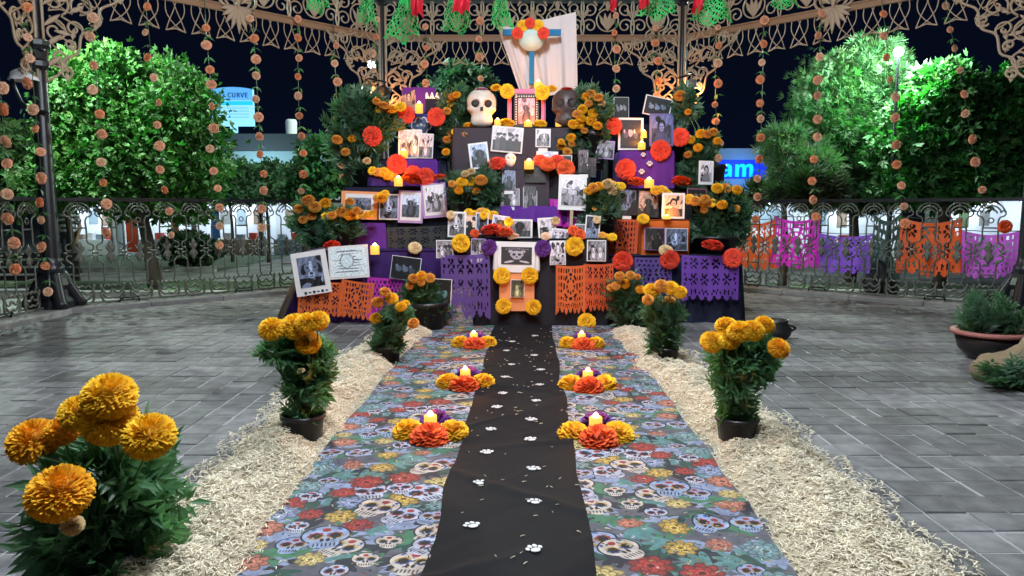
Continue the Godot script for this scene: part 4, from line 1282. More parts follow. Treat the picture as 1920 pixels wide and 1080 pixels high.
func paw_mesh(depth: float, grow := 0.0) -> ArrayMesh:
	# a paw one unit across facing +Z
	var st := S(false)
	for e in [[0.0, -0.16, 0.27, 0.22], [-0.36, 0.06, 0.11, 0.16], [-0.14, 0.28, 0.12, 0.17], [0.14, 0.28, 0.12, 0.17], [0.36, 0.06, 0.11, 0.16]]:
		var n := 14
		for i in n:
			var a := TAU * i / n
			var b := TAU * (i + 1) / n
			var c := Vector3(e[0], e[1], 0)
			var p := c + Vector3(cos(a) * (e[2] + grow), sin(a) * (e[3] + grow), 0)
			var q := c + Vector3(cos(b) * (e[2] + grow), sin(b) * (e[3] + grow), 0)
			var z := Vector3(0, 0, depth)
			v(st, c + z); v(st, q + z); v(st, p + z)
			quad(st, p, p + z, q + z, q)
	return done(st)

# ---------- runner, rice ----------
func fill_ellipse(im: Image, c: Vector2, r: Vector2, rot: float, col: Color) -> void:
	var m := maxf(r.x, r.y) + 1.0
	var w := im.get_width()
	var h := im.get_height()
	var cs := cos(-rot)
	var sn := sin(-rot)
	for y in range(maxi(0, int(c.y - m)), mini(h, int(c.y + m) + 1)):
		for x in range(maxi(0, int(c.x - m)), mini(w, int(c.x + m) + 1)):
			var q := Vector2(x - c.x, y - c.y)
			var e := Vector2((q.x * cs - q.y * sn) / r.x, (q.x * sn + q.y * cs) / r.y)
			if e.length_squared() < 1.0:
				im.set_pixel(x, y, col)
func wet(v3: Color, k: float) -> Color:
	return Color(v3.r * k, v3.g * k, v3.b * k)
func fabric_print() -> Image:
	# printed cotton: flower-eyed skulls, roses and leaves on a dark ground
	var im := Image.create(512, 1024, false, Image.FORMAT_RGB8)
	im.fill(Color(0.34, 0.34, 0.40))
	rng.seed = 909
	for i in 150:
		var c := Vector2(R(0, 512), R(0, 1024))
		var g: Color = [Color(0.20, 0.46, 0.32), Color(0.30, 0.52, 0.52), Color(0.10, 0.28, 0.24), Color(0.52, 0.58, 0.74), Color(0.12, 0.13, 0.20)][rng.randi() % 5]
		var a := R(0, TAU)
		for k in 4:
			fill_ellipse(im, c + Vector2(cos(a + k * 0.5), sin(a + k * 0.5)) * 36, Vector2(44, 13), a + k * 0.5, g)
	var spots := []
	for i in 44:
		var best := Vector2.ZERO
		var far := -1.0
		for j in 14:
			var c := Vector2(R(20, 492), R(20, 1004))
			var near := 1e9
			for s in spots:
				near = minf(near, c.distance_to(s))
			if near > far:
				far = near
				best = c
		spots.append(best)
	for i in spots.size():
		var c: Vector2 = spots[i]
		var a := R(-0.7, 0.7)
		var f := Transform2D(a, c)
		if i % 2 == 0:
			var s := R(0.7, 1.4)
			var bone: Color = [Color(0.72, 0.74, 0.84), Color(0.55, 0.64, 0.82), Color(0.80, 0.74, 0.70)][i / 2 % 3]
			fill_ellipse(im, f * Vector2(0, -8 * s), Vector2(50, 46) * s, a, Color(0.05, 0.05, 0.07))
			fill_ellipse(im, f * Vector2(0, -8 * s), Vector2(46, 42) * s, a, bone)
			fill_ellipse(im, f * Vector2(0, 32 * s), Vector2(29, 28) * s, a, bone)
			for e in [-1.0, 1.0]:
				for k in 8:
					fill_ellipse(im, f * Vector2((e * 19 + cos(k * TAU / 8) * 12) * s, (sin(k * TAU / 8) * 12 - 4) * s), Vector2(5.5, 5.5) * s, 0, [Color(0.65, 0.10, 0.10), Color(0.15, 0.30, 0.60), Color(0.75, 0.55, 0.12)][(i + k / 4) % 3])
				fill_ellipse(im, f * Vector2(e * 19 * s, -4 * s), Vector2(11, 12) * s, a, Color(0.05, 0.03, 0.06))
				fill_ellipse(im, f * Vector2(e * 6 * s, 17 * s), Vector2(4, 8) * s, a, Color(0.08, 0.05, 0.08))
				fill_ellipse(im, f * Vector2(e * 26 * s, -36 * s), Vector2(7, 4) * s, a + e, Color(0.2, 0.3, 0.6))
			for k in 6:
				fill_ellipse(im, f * Vector2((k - 2.5) * 8 * s, 40 * s), Vector2(1.4, 9) * s, a, Color(0.1, 0.1, 0.12))
			fill_ellipse(im, f * Vector2(0, -32 * s), Vector2(9, 9) * s, 0, Color(0.7, 0.12, 0.1))
		else:
			var base: Color = [Color(0.74, 0.20, 0.18), Color(0.84, 0.66, 0.24), Color(0.82, 0.46, 0.36), Color(0.45, 0.62, 0.66), Color(0.58, 0.64, 0.82), Color(0.86, 0.74, 0.40)][rng.randi() % 6]
			var s := R(0.6, 1.25)
			for ring in 3:
				for k in 8 - ring:
					var t := TAU * k / (8 - ring) + ring * 0.4 + a
					var rr := (34 - ring * 13) * s
					fill_ellipse(im, c + Vector2(cos(t), sin(t)) * rr, Vector2(17, 14) * s * (1.0 - ring * 0.2), t, wet(base, 0.55))
					fill_ellipse(im, c + Vector2(cos(t), sin(t)) * rr * 0.95, Vector2(14, 11) * s * (1.0 - ring * 0.2), t, wet(base, 0.88 + 0.12 * ring))
			fill_ellipse(im, c, Vector2(8, 8) * s, 0, wet(base, 0.45))
			for k in 10:
				var t := TAU * k / 10.0
				fill_ellipse(im, c + Vector2(cos(t), sin(t)) * 13 * s, Vector2(2.5, 2.5) * s, 0, wet(base, 1.2).clamp())
	for i in 420:
		var c := Vector2(R(0, 512), R(0, 1024))
		var g: Color = [Color(0.75, 0.72, 0.66), Color(0.12, 0.12, 0.16), Color(0.60, 0.50, 0.20), Color(0.20, 0.32, 0.50), Color(0.50, 0.14, 0.12), Color(0.16, 0.30, 0.24)][i % 6]
		fill_ellipse(im, c, Vector2(R(2, 9), R(1.5, 4)), R(0, PI), g)
	var nz := FastNoiseLite.new()
	nz.frequency = 0.02
	for y in 1024:
		for x in 512:
			var q := im.get_pixel(x, y)
			var k := (0.92 + 0.22 * nz.get_noise_2d(x, y)) * R(0.84, 1.12)
			var l := q.get_luminance()
			im.set_pixel(x, y, Color(lerpf(l, q.r, 0.8) * k + 0.02, lerpf(l, q.g, 0.8) * k + 0.02, lerpf(l, q.b, 0.8) * k + 0.02).clamp())
	im.resize(384, 768, Image.INTERPOLATE_BILINEAR)
	im.resize(512, 1024, Image.INTERPOLATE_CUBIC)
	return im
func cloth_bump(x: float, z: float) -> float:
	# creases and ripples of the cloth laid on the floor
	var h := 0.004 * absf(NOISE.get_noise_2d(z * 1.2, x * 2.2)) + 0.004 * absf(NOISE.get_noise_2d(z * 3.0 + x * 2.0, x * 3.0 + z))
	for c in [[-1.75, 0.5, 0.012], [-2.2, -0.8, 0.010], [-2.62, 0.25, 0.013], [-3.05, 0.9, 0.009], [-3.5, -0.35, 0.012], [-4.1, 0.5, 0.010], [-4.6, -0.5, 0.012]]:
		var d: float = (z - c[0] + x * c[1] + 0.05 * NOISE.get_noise_1d(x * 2.0 + c[0] * 9.0)) / 0.022
		h += c[2] * exp(-d * d) * (0.55 + 0.45 * sin(x * 7.0 + c[0] * 5.0))
	return h
func build_runner() -> void:
	var dz0 := -1.3
	var dz1 := -5.46
	var strip := func(x0: float, x1: float, y: float) -> Callable:
		return func(u: float, w: float) -> Vector3:
			var z := lerpf(dz1, dz0, w)
			var sh := lerpf(0.075, -0.02, (z + 5.4) / -(-5.4 + 1.3) )
			return Vector3(lerpf(x0, x1, u) + sh + (0.012 * NOISE.get_noise_2d(z * 1.3, x0 * 5.0 + round(u) * 9.0) + 0.004 * sin(z * 9.0)) * absf(u - 0.5) * 2.0, y + cloth_bump(lerpf(x0, x1, u), z) + 0.002, z)
	var pm := mat("fabric_print", 0.78, 0.78, 0.78, 0.85)
	pm.albedo_texture = ImageTexture.create_from_image(fabric_print())
	pm.uv1_scale = Vector3(1, 4.4, 1)
	var pm2 := mat("fabric_print_shifted", 0.78, 0.78, 0.78, 0.85)
	pm2.albedo_texture = pm.albedo_texture
	pm2.uv1_scale = Vector3(-1, 4.4, 1)
	pm2.uv1_offset = Vector3(0, 0.37, 0)
	for a in [[-0.70, -0.19, "left"], [0.19, 0.70, "right"]]:
		var t := thing("printed_cloth", "floral skull-print cloth along the %s side of the black runner" % a[2], "cloth", Vector3(0, 0.012, 0), "skull-print cloths")
		part(t, "fabric", sheet(strip.call(a[0], a[1], 0.012), 14, 200), pm if a[0] < 0 else pm2)
		var x0 := W(796 if a[0] < 0 else 1150, 600, 5.46).x
		var up := func(u: float, w: float) -> Vector3:
			return Vector3(x0 + u * 0.36, 0.30 * (1.0 - w) + 0.006, -5.47 - 0.03 * (1.0 - w) + 0.01 * sin(u * 12.0))
		part(t, "turned_up_end", sheet(up, 16, 8), pm)
	var rn := thing("black_runner", "black cloth runner with white paws leading up to the altar", "runner", Vector3(0, 0.014, 0))
	part(rn, "fabric", sheet(strip.call(-0.205, 0.215, 0.0175), 24, 260), M.runner)
	var paw := paw_mesh(0.002)
	var flat := Basis.from_euler(Vector3(-PI / 2, 0, 0))
	for a in [[960, 640], [950, 657], [1002, 666], [1003, 629], [959, 683], [1014, 693], [947, 706], [1012, 721], [943, 737], [1005, 751], [932, 763], [996, 786], [920, 805], [995, 827], [913, 847], [1000, 878], [900, 905], [1003, 940], [885, 985], [1002, 1030]]:
		var g0 := G(a[0], a[1], 0.038)
		var p := Vector3(g0.x, 0.0355 + maxf(cloth_bump(g0.x - 0.02, g0.z), maxf(cloth_bump(g0.x, g0.z), cloth_bump(g0.x, g0.z + 0.02))), g0.z)
		part(rn, "paw_print", paw, M.paw_white, Transform3D((Basis(Vector3.UP, R(-0.5, 0.5)) * flat).scaled(Vector3(R(0.045, 0.056), 1, R(0.042, 0.056))), p - rn.position))
	# rice
	for s in [-1.0, 1.0]:
		var t := thing("rice_bank", "long heap of pale rice along the %s edge of the printed cloth" % ["left" if s < 0 else "right"], "rice", Vector3(0, 0, 0), "heaps of rice")
		var c0 := -0.845 if s < 0 else 0.90
		var high := func(u: float, z: float) -> float:
			var e := 1.0 - u * u
			var end := smoothstep(-5.45, -5.1, z) * (1.0 - smoothstep(-1.6, -1.2, z))
			return maxf(0.0, e) * end * (0.070 + 0.065 * NOISE.get_noise_2d(u * 0.6 + s * 9.0, z * 1.6) + 0.02 * NOISE.get_noise_2d(u * 2.0, z * 5.0)) - 0.004
		var mid := func(z: float) -> float:
			return c0 + 0.02 * sin(z * 2.1 + s) + (0.03 if s < 0 else 0.02) * NOISE.get_noise_1d(z * 1.5 + s * 20.0) + (0.10 if s < 0 else -0.06) * smoothstep(-4.2, -5.2, z)
		var half := func(z: float) -> float:
			return 0.20 + 0.075 * NOISE.get_noise_1d(z * 2.0 + s * 50.0)
		var f := func(u: float, w: float) -> Vector3:
			var z := lerpf(-5.45, -1.2, w)
			return Vector3(mid.call(z) + (u * 2.0 - 1.0) * half.call(z), high.call(u * 2.0 - 1.0, z), z)
		part(t, "heap", sheet(f, 12, 90), M.rice_bed)
		var gs := S()
		tube(gs, [Vector3(-0.5, 0, 0), Vector3(-0.25, 0.05, 0), Vector3(0.25, 0.06, 0), Vector3(0.5, 0, 0.04)], 0.085, 0.065, 5)
		var xs := []
		var cols := []
		rng.seed = 31 + int(s)
		for i in 26000:
			var z := -1.2 - 4.25 * pow(R(0, 1), 1.25)
			var u := clampf(rng.randfn() * 0.56, -1.22, 1.22)
			var h: float = high.call(u, z)
			var len := R(0.013, 0.025)
			var b := Basis.from_euler(Vector3(R(-0.5, 0.5), R(0, TAU), R(-0.6, 0.6))).scaled(Vector3(1, 1, 1) * len)
			xs.append(Transform3D(b, Vector3(mid.call(z) + u * half.call(z), maxf(h, 0.012) + R(0.0, 0.008), z)))
			var k := R(0.68, 1.15)
			cols.append(Color(0.84 * k, 0.77 * k, 0.61 * k))
		multi(t, "grain", done(gs), M.rice, xs, cols)

# ---------- plants ----------
func head(parent: Node, p: Vector3, r: float, m: Material, low: bool, tilt := 0.45) -> void:
	var b := Basis.from_euler(Vector3(tilt + R(-0.25, 0.25), R(0, TAU), R(-0.25, 0.25)))
	b = Basis.from_euler(Vector3(tilt + R(-0.2, 0.25), 0, R(-0.3, 0.3))) * Basis(Vector3.UP, R(0, TAU))
	var set_ := LOWHEADS if low else HEADS
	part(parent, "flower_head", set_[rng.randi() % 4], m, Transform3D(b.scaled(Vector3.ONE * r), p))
func plant(label: String, d: float, pot: Array, heads: Array, leaves: Array, n: int, n_parts: int, lsize: float, group: String, lm := "leaf", floor_ := false) -> void:
	# pot: px, py of its base, width and height in photo pixels; heads: px, py, width, kind; leaves: ellipses px, py, rx, ry
	rng.seed = hash(label)
	var base := W(pot[0], pot[1], d)
	if floor_:
		base.y = 0.0
	var t := thing("marigold_plant", label, "plant", base, group)
	var w := m_at(pot[2], d) / 2.0
	var h := m_at(pot[3], d)
	if w > 0.0:
		part(t, "pot", lathemesh([Vector2(0.001, 0), Vector2(w * 0.74, 0), Vector2(w * 0.92, h * 0.86), Vector2(w * 0.94, h * 0.86), Vector2(w, h * 0.88), Vector2(w, h), Vector2(w * 0.93, h), Vector2(w * 0.9, h * 0.88)], 24), M.pot_black)
		part(t, "soil", lathemesh([Vector2(w * 0.915, h * 0.86), Vector2(0.001, h * 0.9)], 16), M.soil)
	var root := Vector3(0, h * 0.85, 0)
	var st := S()
	for q in heads:
		var p := W(q[0], q[1], d + R(-0.06, 0.06) - (0.05 if d > 2.0 and n_parts > 0 else 0.12) - (0.14 if q[1] > 900 else 0.0)) - base
		var r := m_at(q[2], d) * 0.5
		var kind: String = q[3] if q.size() > 3 else "marigold"
		head(t, p, r, M[kind], r < 0.022 and n_parts == 0 or r < 0.018, 0.5)
		tube(st, curve([root + Vector3(R(-0.02, 0.02), 0, R(-0.02, 0.02)), root.lerp(p, 0.5) + Vector3(R(-0.03, 0.03), 0.02, R(-0.03, 0.03)), p - Vector3(0, r * 0.5, 0)], 7), 0.0045, 0.003, 5)
	part(t, "stem", done(st), M.stem)
	var total := 0.0
	for e in leaves:
		total += e[2] * e[3]
	var fs := SurfaceTool.new()
	fs.begin(Mesh.PRIMITIVE_TRIANGLES)
	var any := false
	var made := 0
	for e in leaves:
		var c := W(e[0], e[1], d) - base
		var rx := m_at(e[2], d)
		var ry := m_at(e[3], d)
		for i in int(n * (0.62 if n_parts > 0 else 0.45) * e[2] * e[3] / total):
			var dir := Vector3(rng.randfn(), rng.randfn(), rng.randfn()).normalized() * pow(R(0.02, 1.0), 0.45)
			var p := c + Vector3(dir.x * rx, dir.y * ry, dir.z * minf(rx, 0.22 if n_parts > 0 else 0.10))
			var out_ := (Vector3(dir.x, dir.y * 0.6 + 0.35, dir.z) + Vector3(R(-1, 1), R(-0.8, 0.8), R(-1, 1)) * 0.75).normalized()
			var s := lsize * R(0.7, 1.4) * 1.15
			var x := out_.cross(Vector3(R(-1, 1), R(-1, 1), R(-1, 1)) + Vector3(0, 0, 0.4)).normalized()
			var xf := Transform3D(Basis(x, out_, x.cross(out_)).scaled(Vector3.ONE * s), p - out_ * s * 0.5)
			if made < n_parts and dir.z > 0.1:
				part(t, "leaf", LEAVES[rng.randi() % 3], M[lm], xf)
				made += 1
			else:
				fs.append_from(LEAVES[rng.randi() % 3], 0, xf)
				any = true
	if any:
		stuff(part(t, "foliage", fs.commit(), M[lm]))
func build_plants() -> void:
	var gp := "potted marigolds along the rice"
	var D := "marigold_deep"
	var U := "marigold_dull"
	var P := "marigold_pale"
	plant("big marigold plant with seven full orange heads, nearest on the left", 1.72, [215, 1130, 150, 120], [[205, 744, 84, "marigold"], [204, 787, 90, "marigold"], [148, 775, 62, "marigold"], [118, 808, 58, D], [62, 828, 82, D], [280, 818, 82, "marigold"], [112, 925, 92, D], [136, 985, 34, P]], [[200, 880, 90, 60], [230, 930, 80, 60], [180, 960, 100, 50], [255, 960, 70, 40], [210, 1020, 110, 60]], 520, 120, 0.105, gp)
	var p := G(570, 847)
	plant("potted marigold with four orange heads in a black pot, standing in the left rice", -p.z + 0.06, [570, 847, 86, 66], [[510, 617, 44, "marigold"], [553, 612, 48, "marigold"], [576, 606, 40, "marigold"], [596, 602, 38, "marigold"], [578, 643, 44, "marigold"], [564, 695, 15, P], [530, 683, 13, D]], [[538, 655, 40, 22], [578, 675, 42, 32], [568, 725, 32, 36], [552, 640, 44, 14], [592, 715, 22, 40], [570, 768, 24, 14]], 430, 90, 0.08, gp, "leaf", true)
	p = G(728, 688)
	plant("potted marigold in a black pot, far left end of the rice", -p.z + 0.05, [728, 688, 52, 38], [[708, 567, 22, U], [735, 560, 22, "marigold"], [705, 597, 22, "marigold"], [747, 601, 24, "marigold"], [775, 606, 20, U], [722, 548, 20, U], [752, 575, 20, "marigold"]], [[735, 610, 34, 24], [728, 640, 26, 20], [745, 590, 30, 14]], 260, 30, 0.075, gp, "leaf_dark", true)
	p = G(1380, 848)
	plant("potted marigold with seven orange heads, standing beside the right rice", -p.z + 0.06, [1380, 848, 84, 62], [[1335, 641, 40, "marigold"], [1366, 637, 40, "marigold"], [1362, 613, 40, "marigold"], [1387, 622, 42, "marigold"], [1411, 620, 40, "marigold"], [1433, 609, 36, "marigold"], [1460, 653, 38, D], [1394, 700, 26, P]], [[1375, 668, 44, 22], [1405, 685, 40, 32], [1378, 730, 32, 34], [1420, 672, 28, 30], [1382, 768, 24, 16]], 430, 90, 0.08, gp, "leaf", true)
	p = G(1247, 690)
	plant("potted marigold in a black pot, far right end of the rice", -p.z + 0.05, [1247, 690, 52, 38], [[1222, 545, 28, "marigold"], [1240, 536, 24, U], [1258, 540, 26, "marigold"], [1275, 548, 24, "marigold"], [1215, 562, 20, U], [1243, 608, 14, D], [1255, 565, 22, U]], [[1245, 590, 36, 28], [1250, 625, 32, 24], [1240, 650, 22, 14]], 280, 30, 0.075, gp, "leaf_dark", true)
	var ga := "marigold bushes on the altar"
	plant("tall green marigold bush at the altar's upper left, with scattered orange heads", 6.6, [680, 352, 50, 40], [[632, 262, 18, U], [648, 285, 16, U], [660, 260, 16, D], [672, 310, 18, U], [688, 302, 14, P], [640, 310, 14, P], [712, 205, 16, D], [720, 198, 16, U], [735, 205, 16, D], [706, 190, 14, U]], [[675, 195, 40, 28], [665, 235, 46, 45], [655, 290, 30, 45], [690, 250, 36, 40], [720, 225, 24, 22], [680, 320, 30, 25]], 900, 0, 0.15, ga, "leaf_dark")
	plant("marigolds in a black pot standing against the left railing", 6.9, [600, 478, 44, 48], [[578, 376, 22, U], [590, 388, 22, U], [610, 381, 20, D], [560, 392, 18, U], [584, 405, 18, U], [568, 412, 16, U]], [[590, 405, 34, 22], [598, 440, 28, 30], [580, 425, 28, 20]], 380, 0, 0.13, ga, "leaf_dark")
	plant("small marigolds beside the orange card on the left wing", 6.0, [650, 472, 44, 44], [[640, 398, 20, U], [655, 402, 22, D], [668, 395, 16, U], [656, 378, 16, U], [716, 372, 18, D], [622, 404, 16, U]], [[645, 415, 26, 16], [650, 432, 22, 16]], 160, 0, 0.12, ga, "leaf_dark")
	plant("orange marigolds to the left of the white skull", 6.75, [868, 318, 46, 46], [[846, 250, 14, U], [858, 246, 16, "marigold"], [838, 262, 14, U], [892, 250, 16, U], [878, 238, 18, D], [872, 268, 16, D], [848, 182, 14, U], [856, 178, 14, D], [846, 194, 16, D], [838, 208, 14, U], [862, 256, 14, "marigold"], [836, 285, 14, D]], [[862, 205, 34, 34], [865, 255, 34, 22], [870, 285, 26, 24], [840, 230, 22, 30]], 520, 0, 0.13, ga, "leaf_dark")
	plant("marigolds with one broad head and pale petals, middle left of the altar", 5.95, [878, 398, 50, 46], [[866, 342, 20, "marigold"], [882, 341, 20, "marigold"], [848, 345, 14, U], [860, 357, 16, D], [892, 357, 16, D], [902, 338, 22, U], [872, 326, 14, P], [884, 322, 14, P]], [[875, 350, 34, 24], [880, 375, 34, 18], [905, 335, 18, 18], [920, 360, 18, 30]], 380, 0, 0.12, ga, "leaf_dark")
	plant("full bush of orange marigolds to the right of the dark skull", 6.5, [1112, 318, 48, 70], [[1082, 214, 16, U], [1092, 205, 18, "marigold"], [1090, 222, 16, "marigold"], [1112, 212, 18, "marigold"], [1108, 227, 20, "marigold"], [1085, 232, 20, "marigold"], [1075, 233, 18, "marigold"], [1120, 236, 16, D], [1100, 182, 18, D], [1108, 177, 18, U], [1122, 183, 16, U], [1128, 194, 14, P], [1104, 194, 14, U], [1096, 245, 12, U]], [[1105, 205, 36, 34], [1100, 240, 34, 22], [1120, 260, 20, 26], [1108, 288, 18, 26]], 520, 0, 0.12, ga, "leaf_dark")
	plant("few deep orange marigolds on the top tier's grey front", 6.4, [1076, 318, 30, 30], [[1071, 258, 16, D], [1053, 274, 16, D], [1072, 270, 12, U], [1064, 285, 16, U], [1052, 266, 12, D]], [[1070, 272, 16, 16], [1072, 295, 12, 14]], 90, 0, 0.09, ga, "leaf_dark")
	plant("pale orange and cream marigolds in a dark pot beside the standing photograph", 5.85, [1132, 446, 50, 56], [[1112, 352, 18, U], [1122, 350, 18, D], [1138, 346, 20, P], [1148, 358, 20, P], [1104, 358, 16, D], [1115, 392, 10, U], [1134, 391, 9, U]], [[1125, 372, 28, 18], [1130, 395, 28, 24], [1118, 410, 24, 20]], 320, 0, 0.11, ga, "leaf_dark")
	plant("marigolds hanging over the altar's right edge, under the tall black post", 6.7, [1335, 360, 50, 50], [[1295, 262, 16, "marigold"], [1314, 251, 18, "marigold"], [1326, 252, 16, U], [1337, 248, 16, U], [1309, 277, 16, D], [1290, 290, 14, U], [1345, 264, 14, D], [1276, 180, 22, U], [1290, 210, 12, D]], [[1318, 272, 26, 18], [1312, 305, 18, 26], [1282, 205, 16, 34], [1300, 330, 26, 20]], 480, 0, 0.13, ga, "leaf_dark")
	plant("large dark marigold bush in a black pot at the altar's right end", 6.1, [1340, 482, 90, 40], [[1345, 353, 20, "marigold"], [1360, 354, 20, U], [1382, 356, 18, D], [1304, 377, 18, U], [1322, 374, 18, U], [1330, 382, 18, D], [1354, 384, 18, D], [1380, 391, 14, U], [1320, 394, 14, U]], [[1355, 380, 40, 24], [1350, 415, 42, 30], [1330, 440, 40, 18], [1375, 420, 24, 30]], 620, 0, 0.13, ga, "leaf_dark")
	plant("marigolds in a round dark pot before the purple cut paper", 5.35, [800, 662, 84, 58], [[775, 522, 18, U], [790, 517, 18, D], [806, 521, 18, U], [768, 536, 14, U], [790, 530, 14, U], [760, 570, 16, "marigold"], [772, 575, 16, "marigold"]], [[790, 545, 30, 18], [795, 580, 34, 24], [800, 600, 30, 14]], 280, 0, 0.12, ga, "leaf_dark", true)
	plant("bush of dull orange marigolds in a square dark pot, right of the runner", 5.35, [1188, 650, 44, 56], [[1162, 518, 18, U], [1182, 516, 16, U], [1172, 532, 18, D], [1155, 536, 16, U], [1195, 519, 12, U], [1200, 543, 16, D], [1145, 540, 14, U]], [[1175, 545, 32, 20], [1178, 575, 30, 26], [1185, 595, 24, 14]], 320, 0, 0.12, ga, "leaf_dark", true)

# ---------- garlands ----------
func build_garlands() -> void:
	var lf := S(false)
	for k in 3:
		ribbon_leaf(lf, Vector3.ZERO, Vector3(sin(k * 2.2), -0.5, cos(k * 2.2)).normalized(), Vector3(0, 1, 0.3).normalized(), 0.075, 0.028)
	var leaf := done(lf)
	var n := 0
	# side of the octagon, px and py of the top flower, px and py of the lowest flower, how many, and where it hangs
	for a in [[2, 1, 163, 28, 500, 8, "at the left edge of the view"], [2, 48, 20, 92, 545, 13, "just left of the black post"], [1, 168, 28, 204, 430, 10, "first to the right of the black post"], [1, 274, 18, 318, 440, 11, "in front of the leafy tree"], [1, 386, 48, 412, 465, 12, "just left of the lit sign"], [1, 474, 33, 497, 430, 12, "just right of the lit sign"], [1, 558, 35, 568, 362, 10, "beside the water tank, ending above the railing"], [1, 627, 85, 638, 330, 8, "nearest the altar on the left"], [0, 703, 32, 703, 165, 5, "on the back left post"], [0, 799, 53, 801, 156, 4, "between the back left post and the skull"], [0, 899, 43, 901, 146, 4, "just left of the cross"], [0, 1155, 25, 1156, 200, 6, "right of the white cloth"], [0, 1229, 50, 1231, 182, 5, "beside the back right post"], [7, 1342, 52, 1347, 300, 8, "nearest the altar on the right"], [7, 1432, 40, 1420, 406, 11, "second to the right of the altar"], [7, 1539, 28, 1524, 410, 11, "in front of the fine-leaved tree"], [7, 1656, 28, 1695, 425, 11, "beside the bright street lamp"], [6, 1774, 12, 1838, 353, 9, "in front of the broad right-hand tree"]]:
		var xf := side_frame(a[0])
		var nrm := xf.basis.z
		var o := xf.origin + nrm * 0.10
		var top := on_plane(a[1], a[2], o, nrm)
		var low := on_plane(a[3], a[4], o, nrm)
		rng.seed = 700 + n
		var t := thing("marigold_garland", "string of salmon marigolds and leaves hanging %s" % a[6], "garland", top, "hanging garlands")
		var hook := top + (top - low).normalized() * maxf(0.1, (2.95 - top.y) / maxf(0.2, (top - low).normalized().y)) * (1.0 if top.y < 2.95 else 0.1)
		var st := S()
		tube(st, [hook - top, (low - top) * 0.5 + Vector3(R(-0.02, 0.02), 0, 0), low - top + Vector3(0, -0.06, 0)], 0.0035, 0.003, 4)
		part(t, "string", done(st), M.leaf_dark)
		var cnt: int = a[5]
		for i in cnt:
			var p := top.lerp(low, float(i) / (cnt - 1)) - top + Vector3(R(-0.02, 0.02) + 0.015 * sin(i * 1.1 + n), R(-0.03, 0.03), 0.01)
			var b := Basis.from_euler(Vector3(PI / 2 + R(-0.5, 0.4), R(-0.5, 0.5), 0)) * Basis(Vector3.UP, R(0, TAU))
			var face := (xf.basis * Basis.from_euler(Vector3(0, 0, 0)))
			part(t, "flower", LOWHEADS[rng.randi() % 4], M[["garland_salmon", "garland_salmon", "garland_pale", "garland_orange"][rng.randi() % 4]], Transform3D((b).scaled(Vector3.ONE * R(0.031, 0.048)), p))
			if i < cnt - 1:
				var mid := top.lerp(low, (i + 0.5) / (cnt - 1)) - top
				part(t, "leaf", leaf, M.leaf, Transform3D(Basis.from_euler(Vector3(R(-0.3, 0.3), R(0, TAU), R(-0.3, 0.3))), mid))
		n += 1
	# short strips of marigolds laid on the altar
	var m := 0
	for a in [[708, 206, 752, 203, 6.55, 5, "beside the red flower on top of the left wing"], [612, 404, 700, 400, 5.98, 9, "under the orange card, left wing"], [706, 372, 724, 366, 6.1, 3, "between the orange and lilac cards"], [1290, 375, 1336, 382, 6.0, 6, "at the right end of the middle right tier"], [1232, 354, 1256, 362, 6.05, 4, "above the orange-lit portrait"], [1128, 440, 1148, 446, 5.6, 3, "at the foot of the pale marigolds"], [852, 246, 896, 252, 6.5, 6, "below the white skull"], [1142, 345, 1165, 352, 6.1, 4, "right of the cream marigolds"], [700, 318, 738, 330, 6.35, 5, "left of the pile of red flowers"], [880, 398, 922, 402, 5.8, 5, "on the edge behind the narrow photo"]]:
		var p0 := W(a[0], a[1], a[4])
		var p1 := W(a[2], a[3], a[4])
		rng.seed = 900 + m
		var t := thing("marigold_strip", "short strip of orange marigolds %s" % a[6], "garland", p0, "strips of marigolds on the altar")
		var cnt: int = a[5]
		for i in cnt:
			head(t, (p1 - p0) * (float(i) / (cnt - 1)) + Vector3(R(-0.01, 0.01), R(-0.012, 0.012), R(-0.01, 0.02)), R(0.032, 0.046), M[["marigold", "marigold_dull", "marigold_deep"][rng.randi() % 3]], true, 0.9)
		var ss := S()
		tube(ss, [Vector3(0, -0.02, 0), (p1 - p0) * 0.5 + Vector3(0, -0.025, 0), p1 - p0 + Vector3(0, -0.02, 0)], 0.006, 0.005, 5)
		part(t, "string", done(ss), M.leaf_dark)
		m += 1
	for a in [[1885, 425, 3.9, "single orange paper flower tied to the right railing"]]:
		var t := thing("tied_flower", a[3], "flower", W(a[0], a[1], a[2] + 1.6))
		part(t, "flower", PAPER[1], M.paper_orange, Transform3D(Basis.from_euler(Vector3(PI / 2, 0, 0)).scaled(Vector3.ONE * 0.045), Vector3.ZERO))
func crumbs() -> void:
	# rice and petals strewn over the runner and the printed cloth
	var rn := thing("strewn_grains", "single grains of rice strewn over the black runner and printed cloths", "rice", Vector3.ZERO)
	rng.seed = 64
	var gs := S()
	tube(gs, [Vector3(-0.5, 0, 0), Vector3(0, 0.05, 0), Vector3(0.5, 0, 0.04)], 0.1, 0.08, 4)
	var xs := []
	var cols := []
	for i in 420:
		var z := R(-5.3, -1.4)
		var x := R(-0.68, 0.70)
		xs.append(Transform3D(Basis.from_euler(Vector3(0, R(0, TAU), 0)).scaled(Vector3.ONE * R(0.009, 0.016)), Vector3(x, 0.036 + cloth_bump(x, z), z)))
		cols.append(Color(0.78, 0.69, 0.50))
	multi(rn, "grain", done(gs), M.rice, xs, cols)

